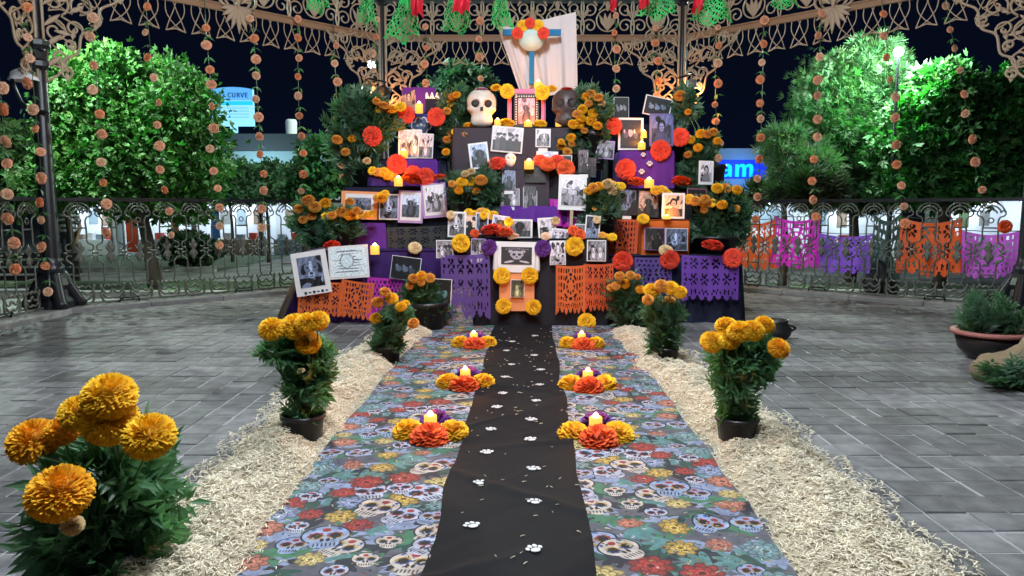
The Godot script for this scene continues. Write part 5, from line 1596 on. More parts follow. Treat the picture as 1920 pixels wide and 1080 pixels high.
# ---------- photographs ----------
func photo_mat(kind: int, seed_: int, tint: Color, wide := false) -> StandardMaterial3D:
	var w := 84 if wide else 64
	var h := 64 if wide else 84
	var im := Image.create(w, h, false, Image.FORMAT_RGB8)
	rng.seed = seed_ * 7 + 1
	var g := func(k: float) -> Color: return Color(clampf(tint.r * k, 0, 1), clampf(tint.g * k, 0, 1), clampf(tint.b * k, 0, 1))
	var sky := R(0.35, 1.05)
	var ground := R(0.12, 0.75)
	var split := h * R(0.4, 0.7)
	for y in h:
		for x in w:
			var k := sky if y < split else ground
			im.set_pixel(x, y, g.call(k + R(-0.05, 0.05) + 0.06 * sin(x * 0.4 + y * 0.15 + seed_)))
	for i in 9:
		fill_ellipse(im, Vector2(R(0, w), R(0, h)), Vector2(R(3, 16), R(2, 9)), R(0, 3), g.call(R(0.15, 0.8)))
	var coat := R(0.12, 0.9)
	var dark := coat * 0.4 if coat > 0.4 else coat + 0.35
	var c := Vector2(w * R(0.42, 0.58), h * R(0.38, 0.5))
	if kind == 0 or kind == 1 or kind == 2:      # a pet: face close up, sitting, or two together
		var n := 2 if kind == 2 else 1
		for j in n:
			var s := (26.0 if kind == 0 else 15.0 if kind == 1 else 13.0)
			var o := c if n == 1 else Vector2(w * (0.3 + 0.4 * j), h * R(0.4, 0.55))
			if j == 1:
				coat = R(0.2, 0.9)
			var cc: Color = g.call(coat)
			var dk: Color = g.call(dark)
			if kind != 0:
				fill_ellipse(im, o + Vector2(s * 0.2, s * 2.0), Vector2(s * 1.15, s * 1.7), 0.15, g.call(coat * 0.85))
				fill_ellipse(im, o + Vector2(s * 0.1, s * 1.6), Vector2(s * 0.5, s * 1.1), 0.0, g.call(minf(1.0, coat * 1.35)))
				for e in [-1.0, 1.0]:
					fill_ellipse(im, o + Vector2(s * 0.5 * e, s * 3.1), Vector2(s * 0.28, s * 0.8), 0, cc)
			for e in [-1.0, 1.0]:
				fill_ellipse(im, o + Vector2(e * s * 0.72, s * (-0.05 if seed_ % 3 else -0.7)), Vector2(s * 0.30, s * 0.62), -e * (0.35 if seed_ % 3 else -0.35), dk)
			var turn := R(-0.25, 0.25) * s
			fill_ellipse(im, o + Vector2(0, -s * 0.15), Vector2(s * 0.72, s * 0.72), 0, cc)
			fill_ellipse(im, o + Vector2(turn * 0.5, s * 0.3), Vector2(s * 0.5, s * 0.75), -turn * 0.01, cc)
			fill_ellipse(im, o + Vector2(turn * 0.3, -s * 0.3), Vector2(s * 0.16, s * 0.6), 0, g.call(minf(1.0, coat * 1.4 + 0.1)))
			fill_ellipse(im, o + Vector2(turn, s * 0.6), Vector2(s * 0.36, s * 0.36), 0, g.call(minf(1.0, coat * 1.3 + 0.08)))
			fill_ellipse(im, o + Vector2(turn, s * 0.48), Vector2(s * 0.17, s * 0.13), 0, g.call(0.04))
			for e in [-1.0, 1.0]:
				fill_ellipse(im, o + Vector2(e * s * 0.38, -s * 0.15), Vector2(s * 0.10, s * 0.09), 0, g.call(0.05))
			fill_ellipse(im, o + Vector2(turn, s * 0.78), Vector2(s * 0.2, s * 0.05), 0, g.call(0.12))
	elif kind == 3:                              # people in a row
		for j in 4:
			var x := w * (0.16 + 0.22 * j)
			var t := R(0.1, 0.6)
			fill_ellipse(im, Vector2(x, h * 0.75), Vector2(w * 0.10, h * 0.34), 0, g.call(t))
			fill_ellipse(im, Vector2(x, h * 0.34), Vector2(w * 0.065, h * 0.09), 0, g.call(0.7))
			fill_ellipse(im, Vector2(x, h * 0.28), Vector2(w * 0.07, h * 0.06), 0, g.call(0.1))
	elif kind == 4:                              # an animal standing in a field
		fill_ellipse(im, Vector2(w * 0.5, h * 0.52), Vector2(w * 0.2, h * 0.09), 0, g.call(0.85))
		fill_ellipse(im, Vector2(w * 0.38, h * 0.40), Vector2(w * 0.06, h * 0.15), 0.3, g.call(0.85))
		fill_ellipse(im, Vector2(w * 0.33, h * 0.28), Vector2(w * 0.09, h * 0.05), 0.2, g.call(0.8))
		for j in 4:
			fill_ellipse(im, Vector2(w * [0.36, 0.42, 0.60, 0.66][j], h * 0.72), Vector2(w * 0.022, h * 0.2), 0, g.call(0.75))
	elif kind == 5:                              # a drawing in thin lines on paper
		im.fill(g.call(0.88))
		for j in 8:
			fill_ellipse(im, Vector2(w * 0.5 + R(-2, 2), h * (0.12 + j * 0.1)), Vector2(w * R(0.2, 0.42), 0.9), R(-0.03, 0.03), g.call(0.4))
		fill_ellipse(im, Vector2(w * 0.45, h * 0.45), Vector2(w * 0.2, h * 0.26), 0, g.call(0.55))
		fill_ellipse(im, Vector2(w * 0.45, h * 0.45), Vector2(w * 0.17, h * 0.23), 0, g.call(0.82))
	elif kind == 6:                              # a person's portrait, half length
		fill_ellipse(im, Vector2(w * 0.5, h * 0.95), Vector2(w * 0.36, h * 0.38), 0, g.call(0.55))
		fill_ellipse(im, Vector2(w * 0.5, h * 0.34), Vector2(w * 0.2, h * 0.2), 0, g.call(0.12))
		fill_ellipse(im, Vector2(w * 0.5, h * 0.40), Vector2(w * 0.13, h * 0.16), 0, g.call(0.8))
		for e in [-1.0, 1.0]:
			fill_ellipse(im, Vector2(w * (0.5 + e * 0.055), h * 0.38), Vector2(2, 1.4), 0, g.call(0.1))
		fill_ellipse(im, Vector2(w * 0.5, h * 0.48), Vector2(3.5, 1.2), 0, g.call(0.3))
	elif kind == 7:                              # a dim picture: running animals
		im.fill(g.call(0.22))
		for j in 3:
			fill_ellipse(im, Vector2(w * (0.25 + j * 0.24), h * 0.5 + R(-4, 6)), Vector2(w * 0.11, h * 0.13), R(-0.4, 0.4), g.call(R(0.35, 0.7)))
			fill_ellipse(im, Vector2(w * (0.18 + j * 0.24), h * 0.4), Vector2(w * 0.05, h * 0.07), 0, g.call(0.6))
	elif kind == 8:                              # bear skull with an arched heading and a ribbon
		im.fill(g.call(0.30))
		fill_ellipse(im, Vector2(w * 0.5, h * 0.42), Vector2(w * 0.22, h * 0.22), 0, g.call(0.75))
		fill_ellipse(im, Vector2(w * 0.5, h * 0.58), Vector2(w * 0.15, h * 0.13), 0, g.call(0.75))
		for e in [-1.0, 1.0]:
			fill_ellipse(im, Vector2(w * (0.5 + e * 0.2), h * 0.25), Vector2(w * 0.08, h * 0.09), 0, g.call(0.72))
			fill_ellipse(im, Vector2(w * (0.5 + e * 0.09), h * 0.42), Vector2(w * 0.05, h * 0.065), 0, g.call(0.1))
			fill_ellipse(im, Vector2(w * (0.5 + e * 0.25), h * 0.84), Vector2(w * 0.17, h * 0.06), e * 0.25, g.call(0.8))
		fill_ellipse(im, Vector2(w * 0.5, h * 0.55), Vector2(w * 0.035, h * 0.04), 0, g.call(0.1))
		for j in 12:
			fill_ellipse(im, Vector2(w * (0.15 + j * 0.064), h * (0.09 + 0.03 * absf(j - 5.5) / 5.5)), Vector2(1.6, 2.2), 0, g.call(0.75))
	for y in h:
		for x in w:
			var q := im.get_pixel(x, y)
			var k := clampf((q.get_luminance() - 0.42) * 1.5 + 0.48, 0.03, 1.0) / maxf(0.02, q.get_luminance())
			im.set_pixel(x, y, wet(q, k * (1.0 + R(-0.28, 0.28))).clamp())
	im.resize(int(w * 0.62), int(h * 0.62), Image.INTERPOLATE_BILINEAR)
	im.resize(w * 2, h * 2, Image.INTERPOLATE_CUBIC)
	var m := StandardMaterial3D.new()
	m.resource_name = "photo_print"
	m.albedo_texture = ImageTexture.create_from_image(im)
	m.roughness = 0.45
	return m
const GREY := Color(0.72, 0.70, 0.74)
const BLUISH := Color(0.62, 0.68, 0.82)
const WARM := Color(0.80, 0.66, 0.58)
func build_photos() -> void:
	# px, py, width, height, turn (degrees clockwise), depth, card, margin (share of the width), picture, tint, label
	var rows := [
		[767, 187, 25, 44, -1, 6.9, "card_rose", 0.04, 6, WARM, "faded reddish portrait on the purple board, top of the left wing"],
		[769, 271, 44, 54, 0, 6.64, "card_white", 0.07, 2, GREY, "black and white photo of two animals above the left wing's candle"],
		[797, 274, 28, 46, 3, 6.62, "card_white", 0.06, 1, GREY, "narrow photo of a sitting animal overlapping the one beside it, left wing"],
		[673, 385, 68, 52, 2, 6.2, "card_orange", 0.14, 1, BLUISH, "photo of a white animal on a wide orange card, left wing"],
		[729, 388, 38, 48, 1, 6.19, "card_white", 0.07, 0, BLUISH, "photo of a dark-eared dog face between the orange and lilac cards"],
		[769, 388, 46, 60, 2, 6.18, "card_lilac", 0.15, 1, BLUISH, "photo of a sitting animal on the first lilac card from the left"],
		[817, 376, 46, 64, -5, 6.17, "card_lilac", 0.15, 1, GREY, "photo of a standing dark animal on the second lilac card, tilted"],
		[590, 511, 66, 82, -9, 5.62, "card_white", 0.15, 0, BLUISH, "large white card with a dog's portrait, tilted, at the altar's left end"],
		[656, 491, 76, 62, -4, 5.66, "card_white", 0.05, 5, Color(0.78, 0.86, 0.90), "wide pale drawing on paper beside the tilted dog portrait"],
		[758, 503, 56, 44, 7, 5.62, "card_white", 0.02, 7, BLUISH, "dim wide photo with a thin white edge, tilted, low on the left wing"],
		[823, 553, 44, 62, 3, 5.42, "card_white", 0.03, 7, Color(0.42, 0.62, 0.66), "teal-grey photo with a thin edge just above the floor, left of the runner"],
		[949, 262, 58, 48, 5, 6.43, "card_white", 0.05, 3, GREY, "wide photo of a group on the grey front of the top tier"],
		[1018, 259, 28, 34, 1, 6.43, "card_white", 0.08, 0, GREY, "small photo of an animal's head on the grey front of the top tier"],
		[901, 292, 36, 48, -7, 6.1, "card_white", 0.10, 0, BLUISH, "photo of a grey animal with a white edge, tilted, below the white skull"],
		[1026, 291, 40, 14, 2, 6.1, "card_white", 0.02, 5, Color(0.82, 0.80, 0.88), "low strip of white paper behind the red flowers"],
		[1057, 300, 30, 18, 2, 6.08, "card_white", 0.05, 7, GREY, "small low photo behind the right end of the red flowers"],
		[1094, 303, 20, 44, 0, 6.05, "card_black", 0.08, 1, Color(0.86, 0.72, 0.76), "tall narrow photo on black card right of the red flowers"],
		[1110, 314, 14, 36, 2, 6.06, "card_black", 0.12, 1, Color(0.5, 0.32, 0.34), "dark reddish narrow photo beside the black card"],
		[1133, 281, 34, 34, 5, 6.4, "card_lilac", 0.06, 1, GREY, "greyish lilac photo with a black shape, left of the purple box"],
		[1165, 203, 28, 40, 0, 6.7, "card_white", 0.03, 7, GREY, "grey photo standing behind the landscape one, right wing"],
		[1229, 200, 50, 36, 12, 6.72, "card_white", 0.04, 7, BLUISH, "bluish photo tilted over the top of the right wing"],
		[1182, 252, 46, 60, 1, 6.55, "card_white", 0.09, 7, Color(0.80, 0.80, 0.98), "white-edged landscape photo behind the candles on the right wing"],
		[1240, 244, 44, 60, 0, 6.58, "card_blue", 0.09, 6, Color(0.45, 0.52, 0.80), "blue photo in a dark blue frame on the right wing"],
		[1323, 324, 28, 44, 2, 6.35, "card_white", 0.13, 6, GREY, "white-edged photo of a dark head at the far right, under the blue letters"],
		[954, 338, 24, 36, 0, 5.97, "card_white", 0.02, 1, BLUISH, "upper left photo on the grey board"],
		[956, 370, 36, 32, 0, 5.97, "card_white", 0.02, 2, GREY, "lower left photo on the grey board"],
		[1004, 330, 38, 26, 0, 5.97, "card_black", 0.02, 7, Color(0.45, 0.28, 0.28), "upper right reddish dark photo on the grey board"],
		[994, 370, 26, 42, 0, 5.97, "card_white", 0.03, 1, GREY, "lower right photo on the grey board"],
		[1072, 361, 52, 66, 2, 5.85, "card_white", 0.11, 4, GREY, "large white-edged photo of a standing animal held up on a stick"],
		[856, 421, 34, 48, 2, 5.62, "card_white", 0.10, 0, GREY, "photo of a dark animal above the left yellow paper flower"],
		[880, 424, 26, 40, 1, 5.64, "card_lilac", 0.04, 1, WARM, "brownish photo between two white-edged ones, left end of the lowest middle tier"],
		[903, 419, 24, 40, 2, 5.63, "card_white", 0.08, 1, BLUISH, "narrow photo with an orange flower on its corner, lowest middle tier"],
		[936, 420, 32, 32, 8, 5.66, "card_white", 0.06, 0, BLUISH, "small tilted photo behind the candle on the lowest middle tier"],
		[975, 429, 46, 36, 1, 5.64, "card_white", 0.08, 0, GREY, "wide photo of a black and white dog, middle of the lowest tier"],
		[1027, 428, 34, 40, -4, 5.62, "card_white", 0.10, 2, GREY, "white-edged photo leaning right, under the standing photograph"],
		[1051, 441, 38, 24, 6, 5.58, "card_white", 0.06, 2, Color(0.75, 0.72, 0.78), "low tilted photo leaning on the one behind it"],
		[1087, 431, 20, 22, 3, 5.66, "card_white", 0.08, 0, GREY, "tiny photo behind the orange flowers, lowest middle tier"],
		[1109, 426, 28, 44, 5, 5.6, "card_white", 0.08, 0, BLUISH, "bluish photo of a pale dog, right end of the lowest middle tier"],
		[834, 467, 32, 34, 0, 5.5, "card_white", 0.05, 2, GREY, "photo hanging at the left end of the lowest middle front"],
		[896, 470, 28, 46, 2, 5.5, "card_lilac", 0.06, 0, GREY, "pinkish-edged photo hanging left of the dark violet pompom"],
		[968, 482, 78, 58, 1, 5.48, "card_white", 0.13, 8, GREY, "scroll-edged poster of a bear skull, in the middle of the altar"],
		[1046, 474, 30, 46, -1, 5.5, "card_white", 0.04, 0, GREY, "photo hanging right of the skull poster"],
		[1118, 470, 36, 40, 1, 5.5, "card_white", 0.05, 2, GREY, "photo hanging at the right end of the lowest middle front"],
		[970, 541, 26, 34, 1, 5.465, "card_white", 0.04, 1, Color(0.66, 0.66, 0.5), "small greenish picture on the orange panel under the poster"],
		[1175, 379, 36, 48, 2, 6.18, "card_black", 0.06, 0, BLUISH, "photo of a furry grey face on black card, right wing"],
		[1214, 382, 40, 50, 3, 6.16, "card_black", 0.06, 1, WARM, "dark photo with a big ear shape beside the orange-lit portrait"],
		[1262, 386, 42, 48, 1, 5.95, "card_white", 0.10, 6, WARM, "white-edged portrait lit orange by the candle on the orange box"],
		[1306, 367, 36, 26, 1, 6.1, "card_rose", 0.03, 7, WARM, "pinkish wide photo behind the dull marigolds on the right wing"],
		[1227, 448, 38, 42, 1, 5.9, "card_lilac", 0.03, 1, Color(0.62, 0.52, 0.50), "left picture mounted on the orange box, a dark running shape"],
		[1268, 449, 42, 42, 1, 5.9, "card_white", 0.03, 0, BLUISH, "right picture mounted on the orange box, a dark tree in a ring"],
	]
	var i := 0
	for a in rows:
		var d: float = a[5]
		var w := m_at(a[2], d)
		var h := m_at(a[3], d)
		var t := thing("photograph", a[10], "photograph", W(a[0], a[1] + a[3] * 0.5, d), "photographs on the altar")
		t.rotation = Vector3(-0.09, R(-0.06, 0.06), deg_to_rad(-a[4]))
		part(t, "card", boxmesh(Vector3(w, h, 0.003), Vector3(0, h / 2, 0)), M[a[6]])
		var mg: float = a[7] * w
		if a[6] == "card_orange":
			part(t, "inner_card", boxmesh(Vector3(w - mg * 1.6, h - mg * 1.6, 0.002), Vector3(0, h / 2 + mg * 0.3, 0.0028)), M.card_white)
			for j in 5:
				part(t, "scribble", boxmesh(Vector3(mg * [0.2, 0.5, 0.2, 0.6, 0.4][j], mg * [0.7, 0.12, 0.6, 0.12, 0.35][j], 0.001), Vector3(w * (-0.02 + j * 0.09), mg * 0.55, 0.0022)), M.dark)
			mg *= 1.25
		if a[6] == "card_lilac" and a[7] > 0.1:
			part(t, "inner_card", boxmesh(Vector3(w - mg * 1.1, h - mg * 1.1, 0.002), Vector3(0, h / 2 + mg * 0.1, 0.0028)), M.card_white)
		part(t, "print", boxmesh(Vector3(w - 2 * mg, h - 2 * mg - (mg * 0.5 if a[7] > 0.1 else 0.0), 0.002), Vector3(0, h / 2 + (mg * 0.25 if a[7] > 0.1 else 0.0), 0.0045)), photo_mat(a[8], 40 + i, a[9], a[2] > a[3]))
		if i in [12, 16, 24, 25, 27, 44]:
			part(t, "name_tag", boxmesh(Vector3(m_at(17, d), m_at(6, d), 0.002), Vector3(0, -m_at(5, d), 0.004)), M.card_white)
		if a[0] == 1072:
			part(t, "stick", boxmesh(Vector3(m_at(6, d), m_at(46, d), 0.008), Vector3(0, -m_at(22, d), -0.006)), M.wood)
		if a[0] == 590:
			for j in 6:
				part(t, "scribble", boxmesh(Vector3(m_at(5, d), m_at(2.5 if j % 2 else 5.0, d), 0.001), Vector3((j - 2) * w * 0.12, h * 0.055, 0.0022)), M.dark)
		if a[0] == 968:
			for s in [-1.0, 1.0]:
				part(t, "scroll_roll", lathemesh([Vector2(0.001, -0.11), Vector2(0.018, -0.11), Vector2(0.022, -0.09), Vector2(0.016, 0.0), Vector2(0.022, 0.09), Vector2(0.018, 0.11), Vector2(0.001, 0.11)], 12), M.card_white, Transform3D(Basis.IDENTITY, Vector3(s * w * 0.5, h * 0.5, 0.004)))
		i += 1
	var sk := thing("skull_card", "small white skull cut-out leaning among the red flowers, under the group photo", "card", W(957, 312, 6.0))
	var f := func(p: Vector3) -> float:
		var k := ell(p, Vector3(0, 0.065, 0), Vector3(0.045, 0.042, 0.02))
		k = smin(k, ell(p, Vector3(0.0, 0.025, 0), Vector3(0.028, 0.028, 0.018)), 0.02)
		for s in [-1.0, 1.0]:
			k = maxf(k, -ell(p, Vector3(s * 0.018, 0.06, 0.02), Vector3(0.011, 0.012, 0.015)))
		return k
	part(sk, "skull", nets(f, Vector3(-0.06, -0.012, -0.03), Vector3(0.06, 0.12, 0.034), 0.005), M.bone)

# ---------- flowers, candles and other small things ----------
func pflower(label: String, p: Vector3, r: float, m: Material, facing: float, group := "paper flowers on the altar", squash := 1.0) -> Node3D:
	# facing 1: the bloom looks at the viewer, 0: it looks up
	var t := thing("paper_flower", label, "paper flower", p, group)
	var b := Basis.from_euler(Vector3(facing * PI / 2 + R(-0.15, 0.15), R(-0.15, 0.15), R(-0.15, 0.15))) * Basis(Vector3.UP, R(0, TAU))
	part(t, "petals", PAPER[rng.randi() % 4], m, Transform3D(b * Basis.from_scale(Vector3(r, r * squash, r)), Vector3(0, r * 0.3 * (1.0 - facing), 0)))
	part(t, "base", lathemesh([Vector2(0.001, -0.2), Vector2(0.3, -0.1), Vector2(0.4, 0.0)], 8), M.leaf_dark, Transform3D(b.scaled(Vector3.ONE * r), Vector3(0, r * 0.3 * (1.0 - facing), 0)))
	return t
func candle(label: String, p: Vector3, w: float, h: float, e: float, group := "battery candles on the altar") -> void:
	var t := thing("candle", label, "candle", p, group)
	part(t, "candle_cup", lathemesh([Vector2(0.001, 0), Vector2(w * 0.5, 0), Vector2(w * 0.5, h * 0.72), Vector2(w * 0.42, h * 0.76), Vector2(0.001, h * 0.68)], 16), M.led_candle)
	part(t, "flame", lathemesh([Vector2(0.001, h * 0.55), Vector2(w * 0.24, h * 0.66), Vector2(w * 0.28, h * 0.78), Vector2(w * 0.16, h * 0.92), Vector2(0.001, h * 1.0)], 10), M.flame)
	omni(t, Vector3(0, h * 0.78, w * 0.1), Color(1.0, 0.58, 0.16), e, 0.012)
func build_small() -> void:
	rng.seed = 2024
	var PR: Material = M.paper_red
	var PO: Material = M.paper_orange
	var PY: Material = M.paper_yellow
	var PV: Material = M.paper_violet
	for a in [[761, 215, 28, 6.6, PR, 1, "red paper flower left of the candle on top of the left wing"], [818, 219, 29, 6.6, PR, 1, "red paper flower right of the blue paw sign"], [698, 255, 32, 6.45, PR, 1, "red paper flower on the green bush at the altar's upper left"], [744, 308, 32, 6.38, PR, 1, "red paper flower at the left foot of the two black and white photos"], [775, 328, 30, 6.25, PR, 1, "upper red paper flower of the pile on the left wing"], [798, 332, 30, 6.2, PR, 1, "right red paper flower of the pile on the left wing"], [772, 342, 34, 6.15, PO, 0, "flat orange-red paper flower lying at the foot of the pile on the left wing"], [826, 336, 22, 6.2, PO, 0, "flat orange flower above the tilted lilac card"], [1151, 236, 27, 6.5, PR, 1, "red paper flower left of the landscape photo"], [1239, 282, 33, 6.42, PR, 1, "red paper flower below the blue framed photo"], [1275, 257, 30, 6.6, PR, 1, "red paper flower at the right edge of the blue framed photo"], [1173, 317, 33, 6.3, PR, 1, "red paper flower at the left side of the purple paw box"], [1194, 347, 32, 6.18, PO, 0, "flat orange-red paper flower in front of the purple paw box"], [1278, 346, 34, 6.18, PO, 0, "flat orange-red paper flower at the right foot of the purple paw box"], [931, 310, 32, 5.96, PR, 0.4, "red paper flower at the left end of the second middle tier"], [1012, 302, 22, 5.98, PR, 0.6, "small red paper flower right of the middle candle"], [1027, 310, 28, 5.95, PO, 0.5, "orange-red paper flower right of the middle candle, in front"], [1044, 304, 26, 5.97, PR, 0.5, "red paper flower between the middle candle and the rosette"], [1061, 317, 30, 5.9, PO, 1, "orange-red rosette at the top of the standing photograph"], [622, 464, 28, 5.75, PR, 0, "flat dull red paper flower above the pale drawing"], [1336, 466, 36, 5.7, PR, 0, "flat red paper flower lying above the large violet cut paper"], [1374, 484, 32, 5.68, PR, 1, "red paper flower at the right edge of the large violet cut paper"], [1256, 487, 32, 5.69, PR, 1, "red paper flower at the left edge of the large violet cut paper"], [1168, 490, 33, 5.46, PR, 1, "red paper flower above the dull marigold bush right of the runner"], [864, 456, 30, 5.47, PY, 1, "tall yellow paper flower under the photo of a dark animal"], [1077, 462, 31, 5.47, PY, 1, "bright yellow paper flower right of the skull poster, below orange petals"], [941, 517, 28, 5.455, PY, 1, "yellow paper flower at the lower left corner of the skull poster"], [993, 517, 28, 5.455, PY, 1, "yellow paper flower at the lower right corner of the skull poster"], [944, 574, 26, 5.455, PY, 1, "yellow paper flower at the lower left of the orange panel"], [1000, 576, 26, 5.455, PY, 1, "yellow paper flower at the lower right of the orange panel"], [1100, 604, 30, 5.43, PY, 1, "yellow paper flower near the floor, right of the runner's end"], [918, 464, 26, 5.48, PV, 1, "dark violet pompom left of the skull poster"], [1018, 466, 28, 5.48, PV, 1, "dark violet pompom right of the skull poster"], [951, 171, 23, 6.5, M.marigold, 1, "orange rosette on the pink frame's left pillar"], [1017, 173, 24, 6.5, M.marigold, 1, "orange rosette on the pink frame's right pillar"], [951, 233, 24, 6.5, M.marigold, 0.2, "orange bloom at the foot of the pink frame's left pillar"], [1013, 235, 22, 6.5, M.marigold, 0.2, "orange bloom at the foot of the pink frame's right pillar"], [1034, 168, 18, 6.55, M.marigold_deep, 0.4, "deep orange bloom just right of the pink frame's top"], [930, 166, 18, 6.55, M.marigold_deep, 0.4, "deep orange bloom just left of the pink frame's top"], [970, 62, 18, 7.0, PR, 1, "red rosette at the cross's left arm"], [1019, 62, 19, 7.0, PR, 1, "red rosette at the cross's right arm"], [994, 43, 17, 7.0, PR, 1, "red rosette at the top of the cross"], [980, 48, 18, 7.02, PY, 1, "yellow rosette on the cross between the left and top red ones"], [1009, 48, 18, 7.02, PY, 1, "yellow rosette on the cross between the right and top red ones"], [845, 403, 14, 5.6, M.marigold_pale, 1, "pale orange flower on the corner of the photo of a dark animal"], [907, 404, 13, 5.6, M.marigold, 1, "orange flower on the corner of the narrow photo, lowest middle tier"], [954, 416, 14, 5.6, M.marigold, 1, "orange flower on the left corner of the black and white dog photo"], [890, 438, 15, 5.56, PO, 1, "orange flower low beside the left yellow paper flower"], [921, 436, 36, 5.55, PR, 0.1, "long red flower in front of the lowest tier's candle"], [945, 440, 30, 5.54, PO, 0.1, "orange-red flower right of the lowest tier's candle"], [962, 446, 20, 5.53, M.garland_pale, 0.2, "pale pink flower above the skull poster"], [1042, 414, 14, 5.6, M.marigold_pale, 1, "pale orange flower on the corner of the leaning photo"], [1023, 444, 16, 5.55, M.garland_pale, 0.6, "pink flower at the foot of the leaning photo"], [1075, 433, 18, 5.55, PO, 0.8, "orange flower above the bright yellow one, left petals"], [1087, 441, 20, 5.54, PO, 0.8, "orange flower above the bright yellow one, right petals"], [1119, 412, 13, 5.58, M.marigold_pale, 1, "pale flower on the corner of the bluish pale dog photo"], [1244, 358, 16, 6.12, M.marigold_pale, 0.8, "dull yellow flower above the orange-lit portrait"], [1206, 412, 20, 5.9, PY, 0.5, "yellow flower at the left corner of the orange box"], [1249, 472, 24, 5.72, M.marigold_pale, 0.4, "pale yellow flower under the orange box's pictures"], [778, 466, 22, 5.75, M.marigold_pale, 0.6, "cream flower under the black cut paper on the left wing"]]:
		var d: float = a[3]
		pflower(a[6], W(a[0], a[1], d), m_at(a[2] * 0.52, d), a[4], a[5], "paper flowers on the altar", 0.55 if a[5] > 0.9 else 0.75)
	for a in [[786, 212, 14, 22, 6.66, "on the blue paw box, left wing"], [757, 297, 15, 18, 6.5, "in front of the two black and white photos"], [747, 349, 16, 20, 6.12, "beside the pile of red flowers, left wing"], [933, 237, 12, 16, 6.5, "between the white skull and the pink frame"], [990, 238, 15, 13, 6.48, "in front of the pink frame"], [1048, 237, 13, 18, 6.5, "in front of the dark skull"], [992, 317, 18, 20, 5.93, "in the middle of the red flowers"], [1203, 280, 14, 16, 6.44, "lower of two before the landscape photo"], [1207, 258, 11, 15, 6.5, "upper of two before the landscape photo"], [1217, 352, 18, 20, 6.14, "in front of the purple paw box"], [703, 477, 17, 22, 5.68, "above the pale drawing, low on the left wing"], [935, 436, 11, 13, 5.57, "behind the long red flower, lowest middle tier"], [1250, 411, 15, 9, 5.9, "at the foot of the orange-lit portrait"], [1009, 170, 15, 20, 6.85, "behind the pink frame, before the white cloth"]]:
		candle("glowing battery candle %s" % a[5], W(a[0], a[1], a[4]), m_at(a[2], a[4]), m_at(a[3], a[4]), 0.11)
	# six blossoms of paper flowers with a candle each, on the runner's edges
	for a in [[806, 828, "left", "nearest"], [1118, 832, "right", "nearest"], [872, 733, "left", "middle"], [1103, 736, "right", "middle"], [888, 657, "left", "farthest"], [1091, 658, "right", "farthest"]]:
		var g := G(a[0], a[1] - 8, 0.03)
		var c := Vector3(g.x, 0.024, g.z)
		var who := "%s %s candle on the runner" % [a[3], a[2]]
		var gr := "paper flowers round the runner's candles"
		pflower("orange paper flower in front of the %s" % who, c + Vector3(R(-0.008, 0.008), 0, 0.045), 0.066, PO, 0.15, gr, 1.0)
		pflower("yellow paper flower left of the %s" % who, c + Vector3(-0.085, 0.006, -0.02), 0.056, PY, 0.1, gr)
		pflower("yellow paper flower right of the %s" % who, c + Vector3(0.085, 0.006, -0.015), 0.056, PY, 0.1, gr)
		pflower("violet paper flower behind the %s" % who, c + Vector3(0.01, 0.02, -0.095), 0.060, PV, 0.15, gr)
		candle("%s amid its four paper flowers" % who, c + Vector3(0.0, 0.03, -0.025), 0.05, 0.075, 0.13, "candles on the runner")
	# things at the right edge
	var p := G(1855, 672)
	var pot := thing("round_planter", "wide dark round planter with a dull pink rim at the right edge of the floor", "planter", p)
	part(pot, "bowl", lathemesh([Vector2(0.001, 0), Vector2(0.11, 0), Vector2(0.17, 0.06), Vector2(0.19, 0.13), Vector2(0.17, 0.15)], 24), M.pot_black)
	part(pot, "rim", lathemesh([Vector2(0.165, 0.14), Vector2(0.215, 0.150), Vector2(0.215, 0.172), Vector2(0.17, 0.172), Vector2(0.16, 0.15)], 24), M.terracotta)
	part(pot, "soil", lathemesh([Vector2(0.165, 0.16), Vector2(0.001, 0.165)], 16), M.soil)
	rng.seed = 8
	var fs := SurfaceTool.new()
	fs.begin(Mesh.PRIMITIVE_TRIANGLES)
	for i in 90:
		var dir := Vector3(R(-1, 1), R(0.4, 1.6), R(-1, 1)).normalized()
		var x := dir.cross(Vector3(R(-1, 1), R(-1, 1), 1)).normalized()
		fs.append_from(LEAVES[i % 3], 0, Transform3D(Basis(x, dir, x.cross(dir)).scaled(Vector3.ONE * 0.12), Vector3(R(-0.12, 0.12), 0.15 + pow(R(0, 1), 2.0) * 0.16, R(-0.1, 0.1))))
	stuff(part(pot, "foliage", fs.commit(), M.leaf_dark))
	var sk := thing("sack", "crumpled tan sack lying in front of the round planter, right edge", "sack", G(1895, 712))
	var f := func(q: Vector3) -> float:
		var k := ell(q, Vector3(0, 0.06, 0), Vector3(0.20, 0.075, 0.13))
		k = smin(k, capsule(q, Vector3(-0.16, 0.03, 0.03), Vector3(0.12, 0.15, -0.02), 0.03, 0.06), 0.08)
		k = smin(k, ell(q, Vector3(0.17, 0.12, 0), Vector3(0.10, 0.11, 0.10)), 0.07)
		return k + 0.012 * sin(q.x * 34.0 + q.y * 20.0) * cos(q.z * 30.0 - q.x * 12.0)
	part(sk, "sacking", nets(f, Vector3(-0.3, -0.03, -0.2), Vector3(0.36, 0.30, 0.22), 0.014), M.sack)
	var lf := thing("leaf_heap", "heap of dark green leaves under the tan sack, right edge", "leaves", G(1885, 725))
	fs = SurfaceTool.new()
	fs.begin(Mesh.PRIMITIVE_TRIANGLES)
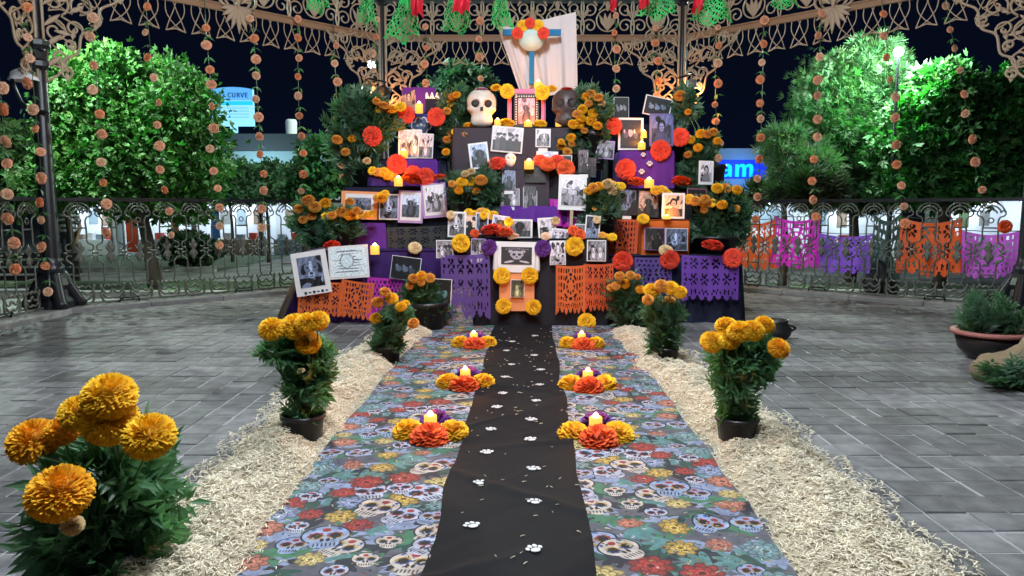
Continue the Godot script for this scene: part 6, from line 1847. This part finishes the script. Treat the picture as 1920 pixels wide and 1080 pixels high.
	for i in 40:
		var dir := Vector3(R(-1, 1), R(0.0, 0.5), R(-1, 1)).normalized()
		var x := dir.cross(Vector3.UP + Vector3(R(-0.4, 0.4), 0, R(-0.4, 0.4))).normalized()
		fs.append_from(LEAVES[i % 3], 0, Transform3D(Basis(x, dir, x.cross(dir)).scaled(Vector3.ONE * 0.14), Vector3(R(-0.16, 0.2), R(0.01, 0.05), R(-0.05, 0.1))))
	stuff(part(lf, "leaves", fs.commit(), M.leaf_dark))
	var cp := thing("clay_pot", "small round dark pot with side handles behind the right potted marigold", "pot", G(1452, 640))
	part(cp, "body", lathemesh([Vector2(0.001, 0), Vector2(0.06, 0), Vector2(0.105, 0.05), Vector2(0.11, 0.09), Vector2(0.08, 0.13), Vector2(0.09, 0.15), Vector2(0.075, 0.15), Vector2(0.06, 0.12)], 20), M.pot_black)
	for s in [-1.0, 1.0]:
		var hs := S()
		tube(hs, curve([Vector3(s * 0.10, 0.07, 0), Vector3(s * 0.14, 0.09, 0), Vector3(s * 0.095, 0.115, 0)], 8), 0.009)
		part(cp, "handle", done(hs), M.pot_black)
	var dk := thing("dark_figure", "dark upright cut-out dog figure behind the round planter, right edge", "figure", G(1838, 622))
	var df := func(q: Vector3) -> float:
		var k := capsule(q, Vector3(0, 0.05, 0), Vector3(0, 0.17, 0), 0.075, 0.05)
		k = smin(k, ell(q, Vector3(0.005, 0.235, 0.01), Vector3(0.045, 0.045, 0.05)), 0.03)
		for s in [-1.0, 1.0]:
			k = smin(k, capsule(q, Vector3(s * 0.03, 0.26, 0), Vector3(s * 0.035, 0.30, 0), 0.014, 0.006), 0.015)
			k = smin(k, capsule(q, Vector3(s * 0.03, 0.14, 0.05), Vector3(s * 0.035, 0.01, 0.06), 0.022, 0.02), 0.02)
		return smin(k, ell(q, Vector3(0.005, 0.22, 0.06), Vector3(0.02, 0.018, 0.03)), 0.02)
	part(dk, "body", nets(df, Vector3(-0.12, -0.03, -0.12), Vector3(0.12, 0.33, 0.13), 0.011), M.dark)
	var bg := thing("dark_bag", "dark bag slumped outside the right railing, below the black banner", "bag", Vector3(W(1665, 560, 7.2).x, 0.0, -7.35))
	var bf := func(q: Vector3) -> float:
		var k := ell(q, Vector3(0, 0.14, 0), Vector3(0.18, 0.16, 0.10))
		k = smin(k, ell(q, Vector3(-0.04, 0.30, 0), Vector3(0.09, 0.09, 0.07)), 0.06)
		return k + 0.01 * sin(q.x * 30.0 + q.y * 17.0)
	part(bg, "sacking", nets(bf, Vector3(-0.24, -0.04, -0.16), Vector3(0.24, 0.44, 0.16), 0.016), M.dark)
